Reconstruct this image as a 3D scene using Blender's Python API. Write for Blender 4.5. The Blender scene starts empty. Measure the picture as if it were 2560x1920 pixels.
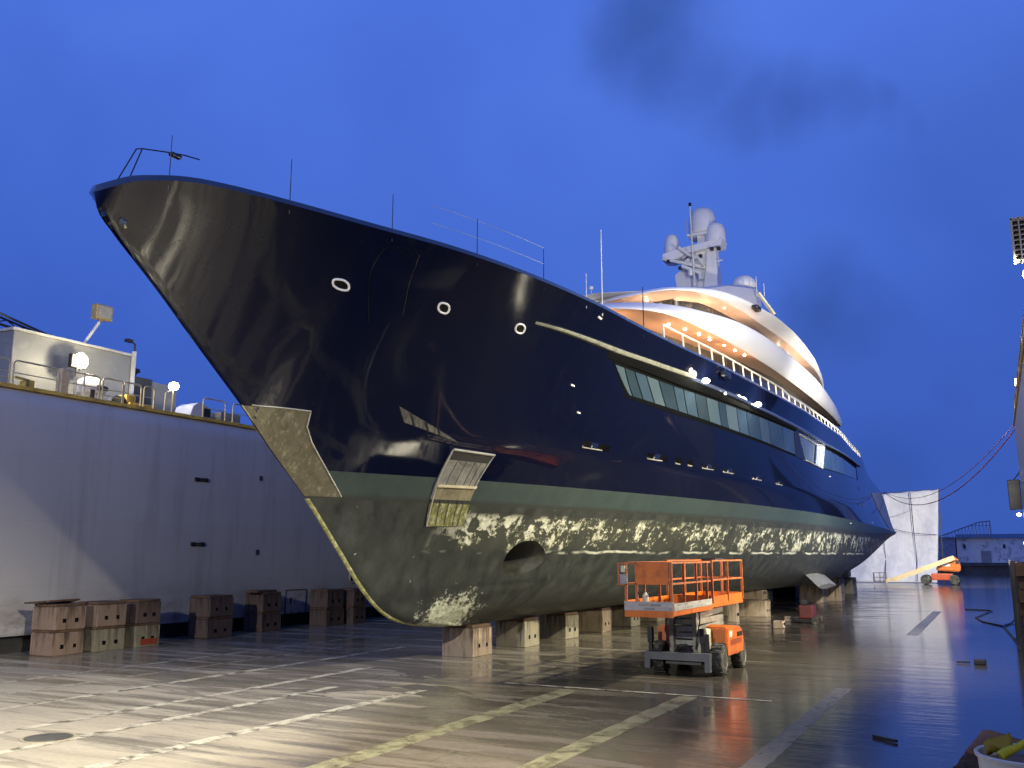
import bpy, bmesh, math, random
from mathutils import Vector, Matrix
random.seed(7)
SC = bpy.context.scene
COL = SC.collection
R = math.radians

# ------------------------------------------------------------------ camera
cam = bpy.data.cameras.new('camera'); cam.lens = 32.387; cam.sensor_width = 36.0; cam.sensor_fit = 'HORIZONTAL'
cam.clip_start = 0.1; cam.clip_end = 4000
co = bpy.data.objects.new('camera', cam); COL.objects.link(co)
co.location = (0, 0, 3.5); co.rotation_euler = (R(90 + 10.5466), 0, R(27.3946))
SC.camera = co
SC.view_settings.view_transform = 'Standard'; SC.view_settings.look = 'None'
SC.view_settings.exposure = 0.0; SC.view_settings.gamma = 1.0
SC.view_settings.use_curve_mapping = False
SC.cycles.max_bounces = 6; SC.cycles.sample_clamp_indirect = 4.0
SC.cycles.caustics_reflective = False; SC.cycles.caustics_refractive = False
SC.cycles.use_denoising = True

# ------------------------------------------------------------------ node helpers
def L(t, a, b): t.links.new(a, b)
def ramp(nt, fac, stops, interp='LINEAR'):
    n = nt.nodes.new('ShaderNodeValToRGB'); n.color_ramp.interpolation = interp
    e = n.color_ramp.elements
    while len(e) < len(stops): e.new(0.5)
    for i, (p, c) in enumerate(stops):
        e[i].position = p; e[i].color = (c[0], c[1], c[2], 1) if not isinstance(c, (int, float)) else (c, c, c, 1)
    L(nt, fac, n.inputs[0]); return n.outputs[0]
def math_(nt, op, a, b=None, c=None, clamp=False):
    n = nt.nodes.new('ShaderNodeMath'); n.operation = op; n.use_clamp = clamp
    for i, v in enumerate((a, b, c)):
        if v is None: continue
        if isinstance(v, (int, float)): n.inputs[i].default_value = v
        else: L(nt, v, n.inputs[i])
    return n.outputs[0]
def mix(nt, fac, a, b, mode='MIX'):
    n = nt.nodes.new('ShaderNodeMix'); n.data_type = 'RGBA'; n.blend_type = mode
    for i, v in ((0, fac), (6, a), (7, b)):
        if isinstance(v, (int, float)): n.inputs[i].default_value = v
        elif isinstance(v, tuple): n.inputs[i].default_value = (v[0], v[1], v[2], 1)
        else: L(nt, v, n.inputs[i])
    return n.outputs[2]
def coord(nt, kind='Object', scale=(1, 1, 1), rot=(0, 0, 0), loc=(0, 0, 0)):
    t = nt.nodes.new('ShaderNodeTexCoord'); m = nt.nodes.new('ShaderNodeMapping')
    m.inputs['Scale'].default_value = scale; m.inputs['Rotation'].default_value = rot; m.inputs['Location'].default_value = loc
    L(nt, t.outputs[kind], m.inputs[0]); return m.outputs[0]
def wpos(nt, scale=(1, 1, 1)):
    g = nt.nodes.new('ShaderNodeNewGeometry'); m = nt.nodes.new('ShaderNodeMapping')
    m.inputs['Scale'].default_value = scale
    L(nt, g.outputs['Position'], m.inputs[0]); return m.outputs[0]
def noise(nt, vec, scale=1.0, detail=4.0, rough=0.55, out=0, dist=0.0):
    n = nt.nodes.new('ShaderNodeTexNoise'); n.inputs['Scale'].default_value = scale
    n.inputs['Detail'].default_value = detail; n.inputs['Roughness'].default_value = rough
    n.inputs['Distortion'].default_value = dist
    L(nt, vec, n.inputs['Vector']); return n.outputs[out]
def sep(nt, vec):
    n = nt.nodes.new('ShaderNodeSeparateXYZ'); L(nt, vec, n.inputs[0]); return n.outputs
def bump(nt, h, strength=0.2, dist=0.02):
    n = nt.nodes.new('ShaderNodeBump'); n.inputs['Strength'].default_value = strength; n.inputs['Distance'].default_value = dist
    L(nt, h, n.inputs['Height']); return n.outputs[0]
def band(nt, v, a, b, soft):
    # 1 between a and b with soft edges
    u = nt.nodes.new('ShaderNodeMapRange'); u.inputs[1].default_value = a - soft; u.inputs[2].default_value = a + soft; L(nt, v, u.inputs[0])
    w = nt.nodes.new('ShaderNodeMapRange'); w.inputs[1].default_value = b - soft; w.inputs[2].default_value = b + soft
    w.inputs[3].default_value = 1; w.inputs[4].default_value = 0; L(nt, v, w.inputs[0])
    return math_(nt, 'MULTIPLY', u.outputs[0], w.outputs[0])
def newmat(name):
    m = bpy.data.materials.new(name); m.use_nodes = True
    nt = m.node_tree; p = nt.nodes['Principled BSDF']
    return m, nt, p
MATS = {}
def paint(name, c, rough=0.45, metal=0.0, var=0.25, dirt=None, dscale=1.5, coat=0.0, bmp=0.0):
    """painted / plain surface with mottled tone and optional dirt colour"""
    if name in MATS: return MATS[name]
    m, nt, p = newmat(name)
    v = coord(nt)
    n1 = noise(nt, v, dscale, 5, 0.6)
    a = tuple(x * (1 - var) for x in c); b = tuple(min(1, x * (1 + var)) for x in c)
    colr = ramp(nt, n1, [(0.3, a), (0.7, b)])
    if dirt:
        n2 = noise(nt, v, dscale * 2.3, 6, 0.65, dist=0.4)
        colr = mix(nt, ramp(nt, n2, [(0.5, 0.0), (0.68, 0.85)]), colr, dirt)
    L(nt, colr, p.inputs['Base Color'])
    L(nt, ramp(nt, n1, [(0.2, max(rough - .1, .02)), (0.8, min(rough + .12, 1))]), p.inputs['Roughness'])
    p.inputs['Metallic'].default_value = metal; p.inputs['Coat Weight'].default_value = coat
    if bmp: L(nt, bump(nt, noise(nt, v, dscale * 8, 4), bmp, 0.02), p.inputs['Normal'])
    MATS[name] = m; return m
def emit(name, c, s):
    if name in MATS: return MATS[name]
    m, nt, p = newmat(name)
    p.inputs['Base Color'].default_value = (.8, .8, .8, 1)
    p.inputs['Emission Color'].default_value = (*c, 1); p.inputs['Emission Strength'].default_value = s
    MATS[name] = m; return m

# ------------------------------------------------------------------ sky (deep blue dusk with soft dark cloud drifts)
W = bpy.data.worlds.new('World'); SC.world = W; W.use_nodes = True
nt = W.node_tree; bg = nt.nodes['Background']
tc = nt.nodes.new('ShaderNodeTexCoord'); D = tc.outputs['Generated']
z = sep(nt, D)[2]
sky = ramp(nt, z, [(0.0, (.042, .103, .44)), (0.10, (.047, .115, .49)), (0.28, (.060, .148, .62)), (0.55, (.077, .180, .72)), (1.0, (.062, .15, .60))])
cl = noise(nt, D, 2.6, 5, 0.5, dist=0.3)
sky = mix(nt, 1.0, sky, ramp(nt, cl, [(0.3, (.80, .83, .90)), (0.5, (.97, .98, 1.0)), (0.68, (1.12, 1.10, 1.05))]), 'MULTIPLY')
def vm(op, a_, b_):
    n = nt.nodes.new('ShaderNodeVectorMath'); n.operation = op
    for i, v in enumerate((a_, b_)):
        if isinstance(v, tuple): n.inputs[i].default_value = v
        else: L(nt, v, n.inputs[i])
    return n.outputs[0]
wd = D
for sc_, am in ((4.5, .11), (13, .055), (34, .018)):
    wn = nt.nodes.new('ShaderNodeTexNoise'); wn.inputs['Scale'].default_value = sc_; wn.inputs['Detail'].default_value = 3
    L(nt, D, wn.inputs['Vector']); wd = vm('ADD', wd, vm('MULTIPLY', vm('SUBTRACT', wn.outputs['Color'], (.5, .5, .5)), (am, am, am)))
dens = None
for d, rad, amt in (((-.245, .805, .541), .085, .8), ((-.262, .815, .515), .075, .8), ((-.245, .838, .491), .06, .7), ((-.215, .855, .47), .055, .55), ((-.19, .872, .448), .055, .6), ((-.15, .885, .442), .05, .6),
                    ((-.115, .89, .442), .05, .45), ((-.075, .897, .437), .04, .4), ((-.04, .905, .425), .035, .3), ((-.142, .961, .238), .065, .6), ((-.115, .968, .225), .06, .45), ((-.03, .985, .17), .03, .3), ((.02, .92, .39), .16, .22), ((-.10, .99, .08), .05, .3)):
    ds = nt.nodes.new('ShaderNodeVectorMath'); ds.operation = 'DISTANCE'; L(nt, wd, ds.inputs[0]); ds.inputs[1].default_value = d
    mr = nt.nodes.new('ShaderNodeMapRange'); mr.interpolation_type = 'SMOOTHSTEP'
    L(nt, ds.outputs['Value'], mr.inputs[0]); mr.inputs[1].default_value = rad * 1.25; mr.inputs[2].default_value = 0
    mr.inputs[3].default_value = 0; mr.inputs[4].default_value = amt
    dens = mr.outputs[0] if dens is None else math_(nt, 'MAXIMUM', dens, mr.outputs[0])
sky = mix(nt, dens, sky, (.030, .075, .30))
for d, rad, amt in (((-.68, .76, .46), .38, .14), ((-.12, .83, .545), .22, .24), ((.04, .86, .50), .16, .16), ((-.33, .85, .42), .25, .10)):
    ds = nt.nodes.new('ShaderNodeVectorMath'); ds.operation = 'DISTANCE'; L(nt, wd, ds.inputs[0]); ds.inputs[1].default_value = d
    mr = nt.nodes.new('ShaderNodeMapRange'); mr.interpolation_type = 'SMOOTHSTEP'; L(nt, ds.outputs['Value'], mr.inputs[0]); mr.inputs[1].default_value = rad; mr.inputs[2].default_value = 0
    mr.inputs[3].default_value = 0; mr.inputs[4].default_value = amt
    sky = mix(nt, mr.outputs[0], sky, (.105, .22, .86))
L(nt, sky, bg.inputs['Color']); bg.inputs['Strength'].default_value = 1.0

# ------------------------------------------------------------------ dock floodlights (lit lamps of the two wing walls, plus added fill spots)
def spot(name, loc, aim, power, color, cone=120, blend=1.0, size=0.25):
    l = bpy.data.lights.new(name, 'SPOT'); l.energy = power; l.color = color; l.spot_size = R(cone); l.spot_blend = blend
    l.shadow_soft_size = size
    o = bpy.data.objects.new(name, l); COL.objects.link(o); o.location = loc
    o.rotation_euler = (Vector(aim) - Vector(loc)).to_track_quat('-Z', 'Y').to_euler(); return o
def point(name, loc, power, color, size=0.1):
    l = bpy.data.lights.new(name, 'POINT'); l.energy = power; l.color = color; l.shadow_soft_size = size
    o = bpy.data.objects.new(name, l); COL.objects.link(o); o.location = loc; return o
WARM = (1.0, .90, .66); NEUT = (1.0, .93, .80)
spot('flood_and_fill_light', (1.4, 7.0, 13.4), (-11, 9.0, 0), 76000, WARM, 80)
spot('flood_and_fill_light', (1.4, 29.6, 11.6), (-14, 36, 5), 23000, WARM, 150)
spot('flood_and_fill_light', (1.4, 52.0, 12.0), (-10, 68, 8), 22000, NEUT, 140)
spot('flood_and_fill_light', (-2.0, 112.0, 12.0), (-12, 126, 4), 26000, NEUT, 130)  # added fill past the wall's end, brightens the stern curtain
spot('flood_and_fill_light', (-9.0, -34.0, 17.0), (-26, 30, 7), 56000, (1.0, .93, .80), 70)  # unseen fill added behind the camera for the left wall and block fronts
spot('flood_and_fill_light', (1.6, 24.0, 17.5), (-13, 56, 15), 21000, (1, .97, .92), 60)  # added high fill without a fixture, lifts the white upper decks
spot('work_light', (1.05, 36.0, 4.7), (-16, 33, 1.2), 7000, WARM, 120, 1.0, .12)
spot('work_light', (1.05, 46.5, 4.0), (-12, 52, 3.5), 7000, NEUT, 140, 1.0, .12)
point('flood_and_fill_light', (-33.6, 25.9, 11.7), 420, (1, .86, .58))
point('flood_and_fill_light', (-33.6, 30.4, 11.4), 220, (.86, .88, 1.0))

# ------------------------------------------------------------------ mesh helpers
class MB:
    def __init__(s): s.b = bmesh.new()
    def v(s, p): return s.b.verts.new(p)
    def face(s, vs):
        try: return s.b.faces.new(vs)
        except ValueError: return None
    def box(s, x0, x1, y0, y1, z0, z1, bev=0.0, rot=None, org=None):
        r = bmesh.ops.create_cube(s.b, size=1.0)['verts']
        M = Matrix.Translation(((x0 + x1) / 2, (y0 + y1) / 2, (z0 + z1) / 2)) @ Matrix.Diagonal((abs(x1 - x0), abs(y1 - y0), abs(z1 - z0), 1))
        bmesh.ops.transform(s.b, matrix=M, verts=r)
        if bev:
            es = list({e for v in r for e in v.link_edges})
            r = list(set(bmesh.ops.bevel(s.b, geom=es, offset=bev, segments=2, profile=.6, affect='EDGES')['verts']) | {v for v in r if v.is_valid})
        if rot is not None: bmesh.ops.rotate(s.b, verts=r, cent=org or ((x0 + x1) / 2, (y0 + y1) / 2, (z0 + z1) / 2), matrix=rot)
        return s
    def prism(s, pts, axis, a, b):
        """extrude the polygon pts (2-D) along axis from a to b"""
        def P(u, w, t): return {'x': (t, u, w), 'y': (u, t, w), 'z': (u, w, t)}[axis]
        A = [s.v(P(u, w, a)) for u, w in pts]; B = [s.v(P(u, w, b)) for u, w in pts]
        s.face(A); s.face(B[::-1])
        for i in range(len(pts)): s.face([A[i], B[i], B[(i + 1) % len(pts)], A[(i + 1) % len(pts)]])
        return s
    def tube(s, pts, r, n=8, cap=True, r1=None):
        pts = [Vector(p) for p in pts]; rings = []
        for i, p in enumerate(pts):
            t = (pts[min(i + 1, len(pts) - 1)] - pts[max(i - 1, 0)]).normalized()
            u = t.cross(Vector((0, 0, 1)) if abs(t.z) < .9 else Vector((1, 0, 0))).normalized(); w = t.cross(u)
            rr = r if r1 is None else r + (r1 - r) * i / max(1, len(pts) - 1)
            rings.append([s.v(p + rr * (math.cos(2 * math.pi * k / n) * u + math.sin(2 * math.pi * k / n) * w)) for k in range(n)])
        for A, B in zip(rings, rings[1:]):
            for k in range(n): s.face([A[k], A[(k + 1) % n], B[(k + 1) % n], B[k]])
        if cap and len(rings) > 1: s.face(rings[0][::-1]); s.face(rings[-1])
        return s
    def bar(s, p, q, w, h=None):
        """rectangular bar between two points"""
        h = h or w; p, q = Vector(p), Vector(q); t = (q - p).normalized()
        u = t.cross(Vector((0, 0, 1)) if abs(t.z) < .95 else Vector((0, 1, 0))).normalized() * w / 2; k = u.normalized().cross(t) * h / 2
        A = [s.v(p + a * u + b * k) for a, b in ((1, 1), (-1, 1), (-1, -1), (1, -1))]; B = [s.v(q + a * u + b * k) for a, b in ((1, 1), (-1, 1), (-1, -1), (1, -1))]
        s.face(A); s.face(B[::-1])
        for i in range(4): s.face([A[i], B[i], B[(i + 1) % 4], A[(i + 1) % 4]])
        return s
    def lathe(s, c, prof, n=24, axis='z'):
        c = Vector(c); rings = []
        for r, h in prof:
            ring = []
            for k in range(n):
                a = 2 * math.pi * k / n; x, y = r * math.cos(a), r * math.sin(a)
                ring.append(s.v(c + Vector({'z': (x, y, h), 'x': (h, x, y), 'y': (x, h, y)}[axis])))
            rings.append(ring)
        for A, B in zip(rings, rings[1:]):
            for k in range(n): s.face([A[k], A[(k + 1) % n], B[(k + 1) % n], B[k]])
        s.face(rings[0][::-1]); s.face(rings[-1]); return s
    def grid(s, rows, skip=None):
        V = [[s.v(p) for p in r] for r in rows]
        for i in range(len(V) - 1):
            for j in range(len(V[i]) - 1):
                if skip and skip(i, j): continue
                s.face([V[i][j], V[i][j + 1], V[i + 1][j + 1], V[i + 1][j]])
        return V
    def build(s, name, mat, parent=None, smooth=False, label=None):
        bmesh.ops.remove_doubles(s.b, verts=s.b.verts, dist=1e-5)
        bmesh.ops.recalc_face_normals(s.b, faces=s.b.faces)
        off = Vector((0, 0, 0)); p = parent
        while p: off += p.location; p = p.parent
        if off.length: bmesh.ops.translate(s.b, verts=s.b.verts, vec=-off)
        me = bpy.data.meshes.new(name); s.b.to_mesh(me); s.b.free(); me.materials.append(mat)
        if smooth:
            for f in me.polygons: f.use_smooth = True
            if smooth != 'all': me.set_sharp_from_angle(angle=R(smooth if smooth is not True else 35))
        o = bpy.data.objects.new(name, me); COL.objects.link(o)
        if parent: o.parent = parent
        if label: o['label'] = label
        return o
def thing(name, label, cat, loc=(0, 0, 0), group=None, rz=0):
    o = bpy.data.objects.new(name, None); COL.objects.link(o); o.location = loc; o.rotation_euler = (0, 0, rz)
    o['label'] = label; o['category'] = cat
    if group: o['group'] = group
    return o
def tag(o, label, cat, group=None):
    o['label'] = label; o['category'] = cat
    if group: o['group'] = group
    return o
def structure(o): o['kind'] = 'structure'; return o
def dup(root, loc, rz, label, group=None):
    r = root.copy(); COL.objects.link(r); r.location = loc; r.rotation_euler = (0, 0, rz); r['label'] = label
    if group: r['group'] = group
    for ch in root.children:
        c = ch.copy(); COL.objects.link(c); c.parent = r
        for g in ch.children:
            d = g.copy(); COL.objects.link(d); d.parent = c
    return r
# ------------------------------------------------------------------ hull form
def itp(x,T):
    if x<=T[0][0]: return T[0][1]
    for (a,b),(c,d) in zip(T,T[1:]):
        if x<=c: return b+(d-b)*(x-a)/(c-a)
    return T[-1][1]
def mono(T):
    # monotone cubic (Fritsch-Carlson) through the points of T
    n=len(T); xs=[p[0] for p in T]; ys=[p[1] for p in T]
    d=[(ys[i+1]-ys[i])/(xs[i+1]-xs[i]) for i in range(n-1)]
    m=[d[0]]+[0 if d[i-1]*d[i]<=0 else 2*d[i-1]*d[i]/(d[i-1]+d[i]) for i in range(1,n-1)]+[d[-1]]
    def f(x):
        if x<=xs[0]: return ys[0]
        if x>=xs[-1]: return ys[-1]
        i=0
        while x>xs[i+1]: i+=1
        h=xs[i+1]-xs[i]; t=(x-xs[i])/h
        return ((1+2*t)*(1-t)**2*ys[i]+t*(1-t)**2*h*m[i]+t*t*(3-2*t)*ys[i+1]+t*t*(t-1)*h*m[i+1])
    return f
XC=-17.2
STEM=mono([(1.10,27.6),(1.31,25.7),(1.57,24.7),(2.24,23.55),(3.63,22.05),(5.11,20.49),(6.17,19.2),(7.17,18.1),(8.27,16.73),(9.37,15.32),(10.8,13.47),(11.25,13.12),(11.6,13.0),(12.0,12.98)])
ZS=mono([(12.9,11.45),(13.5,11.78),(14.5,11.9),(16.5,11.83),(20.5,11.62),(26.3,11.33),(30,11.08),(33.5,10.8),(44,10.75),(60,10.9),(76,10.9),(79,10.2),(82,9.75),(91,9.2),(103,5.6)])
ZK=mono([(20,1.1),(64,1.1),(74,1.55),(88,3.1),(103,5.2)])
LV=[(1.1,[(0,.02),(1,.4),(60,.55),(75,.6)]),
 (1.7,[(0,0),(.5,.3),(3,.8),(8,1.8),(15,3.3),(25,5.0),(35,6.1),(50,6.7),(75,6.6)]),
 (3.0,[(0,0),(.25,.16),(1,.42),(3.4,1.2),(5.5,1.85),(11,3.25),(19,5.1),(25,6.3),(37,7.8),(50,8.2),(80,7.6)]),
 (5.5,[(0,0),(.25,.18),(1,.55),(3.4,1.6),(5.5,2.45),(11,4.15),(19,6.1),(25,7.2),(37,8.4),(50,8.7),(70,8.6),(83,8.2)]),
 (8.8,[(0,0),(.2,.24),(.8,.7),(3.4,1.95),(5.5,2.95),(11,5.0),(19,7.05),(25,8.0),(35,8.75),(45,8.95),(65,8.5),(76,8.2)]),
 (12.0,[(0,.0),(1,.7),(90,8)])]
# deck edge: half breadth at Y
HS=mono([(12.9,.16),(13.05,.36),(13.3,.66),(13.63,1.0),(14.0,1.37),(14.9,1.98),(16.3,2.75),(17.9,3.55),(20.6,4.92),(22.9,5.73),(26.3,6.55),(29.8,7.15),(33.5,8.0),(40,8.55),(45,8.85),(50,9.0),(60,9.0),(70,8.65),(79,8.4),(91,8.2)])
def zstem(Y):
    # height of the stem line at Y (straight above 9.4, so the flare runs on past the rounded nose)
    if Y<15.3: return 9.4+(15.28-Y)/1.3
    lo,hi=1.2,9.4
    for _ in range(30):
        m=(lo+hi)/2
        if STEM(m)>Y: lo=m
        else: hi=m
    return lo
def hbf(Y,z0):
    if z0<=7.0: return hbz(Y-STEM(z0),z0)
    z=zof(z0,Y); zt=ZS(Y); top=HS(Y); y7=STEM(7.0)
    w=min(1,max(0,(Y-y7)/5)); w=w*w*(3-2*w)
    if Y>=y7:
        zb=zof(7.0,Y); hb=hbz(Y-y7,7.0); sl=(hb-hbz(Y-STEM(6.5),6.5))/(zb-zof(6.5,Y))
    else: zb=min(zstem(Y),zt-.25); hb=0; sl=0
    h=zt-zb; sec=(top-hb)/h; m0=sec*.9*(1-w)+min(sl*.7,sec)*w; m1=sec*(1.2+.25*w)
    u=min(1.03,max(0,(z-zb)/h))
    return max(0,(1+2*u)*(1-u)**2*hb+u*(1-u)**2*h*m0+u*u*(3-2*u)*top+u*u*(u-1)*h*m1)
LF=[(z,mono(t)) for z,t in LV]
def hbz(t,z):
    # half breadth t metres aft of the stem, cubic in z0 over the levels
    v=[f(max(t,0)) for _,f in LF]
    return max(mono([(LF[i][0],v[i]) for i in range(len(v))])(z),0)
def zof(z0,Y):
    if z0<=5.85:
        zk=ZK(Y)
        return zk+(5.85-zk)*(z0-1.1)/4.75
    return 5.85+(ZS(Y)-5.85)*(z0-5.85)/6.15
Y0=13.0; YB=30.0
def yend(z0): return 103 if z0<5.5 else 103-12*(z0-5.5)/6.5
def pos(y,z0,side=1,off=0):
    zz=z0 if z0<9 else 9+(z0-9)*.945
    st=STEM(zz)
    if y<YB: Y=y+(st-Y0)*(1-(y-Y0)/(YB-Y0))**1.0
    elif y>72: Y=72+(y-72)*(yend(z0)-72)/31.
    else: Y=y
    k=min(1,max(0,(Y-st)/.30)) if z0>7 else 1; hb=hbf(Y,z0)*(1-(1-k)**2)**.5
    return (XC+side*(hb+off),Y,zof(z0,Y))
# ------------------------------------------------------------------ dock floor and surroundings
def m_floor():
    m, nt, p = newmat('wet_concrete')
    P = wpos(nt); xyz = sep(nt, P)
    st = noise(nt, wpos(nt, (.10, .75, 1)), 1.0, 6, .6, dist=.5)         # long wet streaks running across the dock
    st2 = noise(nt, wpos(nt, (.22, 2.0, 1)), 1.0, 6, .68, dist=.3)
    big = noise(nt, wpos(nt, (.13, .16, 1)), 1.0, 4, .5)
    fine = noise(nt, P, 9.0, 6, .7)
    c = ramp(nt, st, [(.25, (.26, .235, .175)), (.45, (.38, .35, .27)), (.58, (.44, .41, .32)), (.75, (.50, .475, .38))])
    # brown middle strip of the dock, paler left side
    xs = math_(nt, 'ADD', xyz[0], math_(nt, 'MULTIPLY_ADD', big, 5.0, -2.5))
    br_ = nt.nodes.new('ShaderNodeMapRange'); br_.inputs[1].default_value = -13.2; br_.inputs[2].default_value = -10.8; L(nt, xs, br_.inputs[0])
    c = mix(nt, math_(nt, 'MULTIPLY', br_.outputs[0], .95), c, ramp(nt, st, [(.3, (.085, .073, .056)), (.5, (.13, .112, .086)), (.7, (.18, .16, .125))]))
    c = mix(nt, .5, c, ramp(nt, big, [(.3, (.55, .50, .45)), (.7, (1.15, 1.1, 1.0))]), 'MULTIPLY')
    c = mix(nt, .5, c, ramp(nt, fine, [(.3, (.70, .68, .64)), (.7, (1.2, 1.2, 1.2))]), 'MULTIPLY')
    # wetness: more standing water toward the right wall, puddle streaks elsewhere
    mr = nt.nodes.new('ShaderNodeMapRange'); mr.inputs[1].default_value = -9; mr.inputs[2].default_value = -2.5; L(nt, xyz[0], mr.inputs[0])
    yr = nt.nodes.new('ShaderNodeMapRange'); yr.inputs[1].default_value = 12; yr.inputs[2].default_value = 23; L(nt, xyz[1], yr.inputs[0])
    w0 = math_(nt, 'ADD', math_(nt, 'MULTIPLY', mr.outputs[0], .20), math_(nt, 'MULTIPLY', yr.outputs[0], .115))
    wsum = math_(nt, 'ADD', math_(nt, 'ADD', math_(nt, 'MULTIPLY', st, .55), math_(nt, 'MULTIPLY', st2, .45)), w0)
    wet = ramp(nt, wsum, [(.52, 0.0), (.58, .55), (.69, 1.0)])
    pud = noise(nt, wpos(nt, (.22, .55, 1)), 1.0, 7, .62, dist=.9)
    reg = math_(nt, 'MULTIPLY', band(nt, xyz[0], -20, 3, 3.5), band(nt, xyz[1], 17.5, 80, 4.0))
    pm = math_(nt, 'MULTIPLY', ramp(nt, pud, [(.525, 0.0), (.55, 1.0)]), reg)
    wet = math_(nt, 'MAXIMUM', wet, pm)
    c = mix(nt, math_(nt, 'MULTIPLY', wet, .55), c, (.026, .025, .024))
    # dark transverse plate joints
    br = nt.nodes.new('ShaderNodeTexBrick'); br.inputs['Scale'].default_value = 1; br.inputs['Mortar Size'].default_value = .028
    br.inputs['Brick Width'].default_value = 9.0; br.inputs['Row Height'].default_value = 3.95; br.inputs['Mortar Smooth'].default_value = .3
    L(nt, P, br.inputs['Vector'])
    c = mix(nt, math_(nt, 'MULTIPLY', math_(nt, 'MULTIPLY', br.outputs['Fac'], ramp(nt, st2, [(.42, 0.0), (.6, 1.0)])), .45), c, (.03, .027, .022))
    L(nt, c, p.inputs['Base Color'])
    rgh = ramp(nt, wet, [(0, .55), (.35, .30), (1, .06)])
    L(nt, math_(nt, 'ADD', rgh, math_(nt, 'MULTIPLY', fine, .08)), p.inputs['Roughness'])
    p.inputs['Specular IOR Level'].default_value = .95
    rip = math_(nt, 'ADD', math_(nt, 'MULTIPLY', noise(nt, wpos(nt, (.16, 1.5, 1)), 1.0, 5, .7, dist=.2), .7), math_(nt, 'MULTIPLY', noise(nt, wpos(nt, (.6, .9, 1)), 1.0, 5, .6), .5))
    h = math_(nt, 'ADD', math_(nt, 'MULTIPLY', rip, 1.0), math_(nt, 'MULTIPLY', fine, .10))
    L(nt, bump(nt, h, .22, .06), p.inputs['Normal'])
    return m
mb = MB(); mb.box(-48, 1.6, -40, 190, -.5, 0); structure(mb.build('dock_floor', m_floor()))
mb = MB(); mb.box(-1500, 1500, -600, 3000, -2.5, -1.5)
m, nt_, p_ = newmat('harbour_water'); p_.inputs['Base Color'].default_value = (.006, .012, .03, 1); p_.inputs['Roughness'].default_value = .12
L(nt_, bump(nt_, noise(nt_, wpos(nt_, (.3, .8, 1)), 1.0, 4), .3, .2), p_.inputs['Normal'])
structure(mb.build('water', m))

def m_stripe(name, c):
    m, nt, p = newmat(name)
    n = noise(nt, wpos(nt), 2.2, 6, .7, dist=.4); n2 = noise(nt, wpos(nt, (1, .25, 1)), 9, 5, .7)
    col = mix(nt, ramp(nt, n, [(.46, 0.0), (.60, .9)]), c, (.10, .085, .055))
    col = mix(nt, .5, col, ramp(nt, n2, [(.3, (.5, .5, .5)), (.65, (1.15, 1.15, 1.1))]), 'MULTIPLY')
    L(nt, col, p.inputs['Base Color']); L(nt, ramp(nt, n, [(.3, .55), (.7, .2)]), p.inputs['Roughness']); return m
YEL = m_stripe('worn_yellow_paint', (.235, .225, .14)); CRM = m_stripe('worn_cream_paint', (.56, .53, .42)); WHT = m_stripe('worn_white_paint', (.15, .145, .125))
def stripe(x0, x1, y0, y1, mat, seed):
    rnd = random.Random(seed); mb = MB(); n = max(2, int((y1 - y0) / .35)); rows = []
    for i in range(n + 1):
        y = y0 + (y1 - y0) * i / n; j = lambda: rnd.uniform(-.018, .018)
        rows.append([(x0 + j(), y, .004), (x1 + j(), y, .004)])
    mb.grid(rows); return structure(mb.build('floor_stripe', mat))
stripe(-10.62, -10.08, -6, 23.4, YEL, 1); stripe(-7.46, -6.96, -6, 23.6, YEL, 2)
stripe(-13.98, -13.64, -6, 21.5, CRM, 3); stripe(-16.42, -16.12, -4, 21, CRM, 4); stripe(-18.2, -17.9, -4, 25, CRM, 5)
stripe(-20.95, -20.65, -4, 31, CRM, 6); stripe(-25.1, -24.92, -4, 34, CRM, 7); stripe(-23.0, -22.9, -4, 30, CRM, 8)
stripe(-4.15, -3.75, 9, 27, WHT, 9); stripe(-3.95, -3.45, 46, 66, WHT, 10)
mb = MB(); mb.grid([[(-12.5, 23.62, .008), (-12.5, 23.78, .008)], [(-5.2, 23.72, .008), (-5.2, 23.88, .008)]]); structure(mb.build('floor_stripe', CRM))
# manhole lid flush in the floor
t = thing('manhole_cover', 'round dark manhole cover in the bright floor at bottom left', 'manhole', (-16.75, 12.66, .004))
MB().lathe((-16.75, 12.66, .004), [(.001, 0), (.44, 0), (.44, .012), (.40, .016), (.001, .016)], 36).build('lid', paint('manhole_iron', (.10, .10, .08), .5, .3, .4, (.05, .03, .02)), t)
MB().lathe((-16.75, 12.66, .0), [(.46, 0), (.52, 0), (.52, .008), (.46, .008)], 36).build('rim', paint('manhole_rim', (.30, .27, .18), .6), t)

# distant quay, shed and lattice roof at the far right
CONC = paint('dark_quay_concrete', (.05, .055, .07), .7, 0, .4, (.02, .02, .03), .4)
mb = MB(); mb.box(-60, 60, 204, 226, -1.6, 2.0); mb.box(-60, 60, 203.4, 204, 1.5, 2.1); tag(mb.build('quay', CONC), 'dark concrete quay across the far end of the dock', 'quay')
sh = thing('warehouse', 'long low white warehouse beyond the far end of the dock', 'warehouse', (0, 232, 2.0))
SHW = paint('shed_white', (.72, .74, .78), .6, 0, .15, (.2, .2, .24), .3)
MB().box(-7.9, 30, 230, 246, 2.0, 7.25).build('wall', SHW, sh)
MB().prism([(229.6, 7.2), (246.4, 7.2), (238, 8.3)], 'x', -8.2, 30.3).build('roof', paint('shed_roof', (.10, .12, .18), .6), sh)
for x in (-6.6, 1.2): MB().box(x, x + .5, 229.94, 230.1, 5.0, 5.9).build('window', paint('shed_window', (.02, .025, .04), .7), sh)
MB().box(-3.2, -1.2, 229.92, 230.1, 2.0, 4.5).build('door', paint('shed_door', (.22, .24, .30), .5), sh)
sh2 = thing('boat_shed', 'open lattice roofed shed left of the white warehouse', 'shed', (-9, 231, 2.0))
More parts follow.
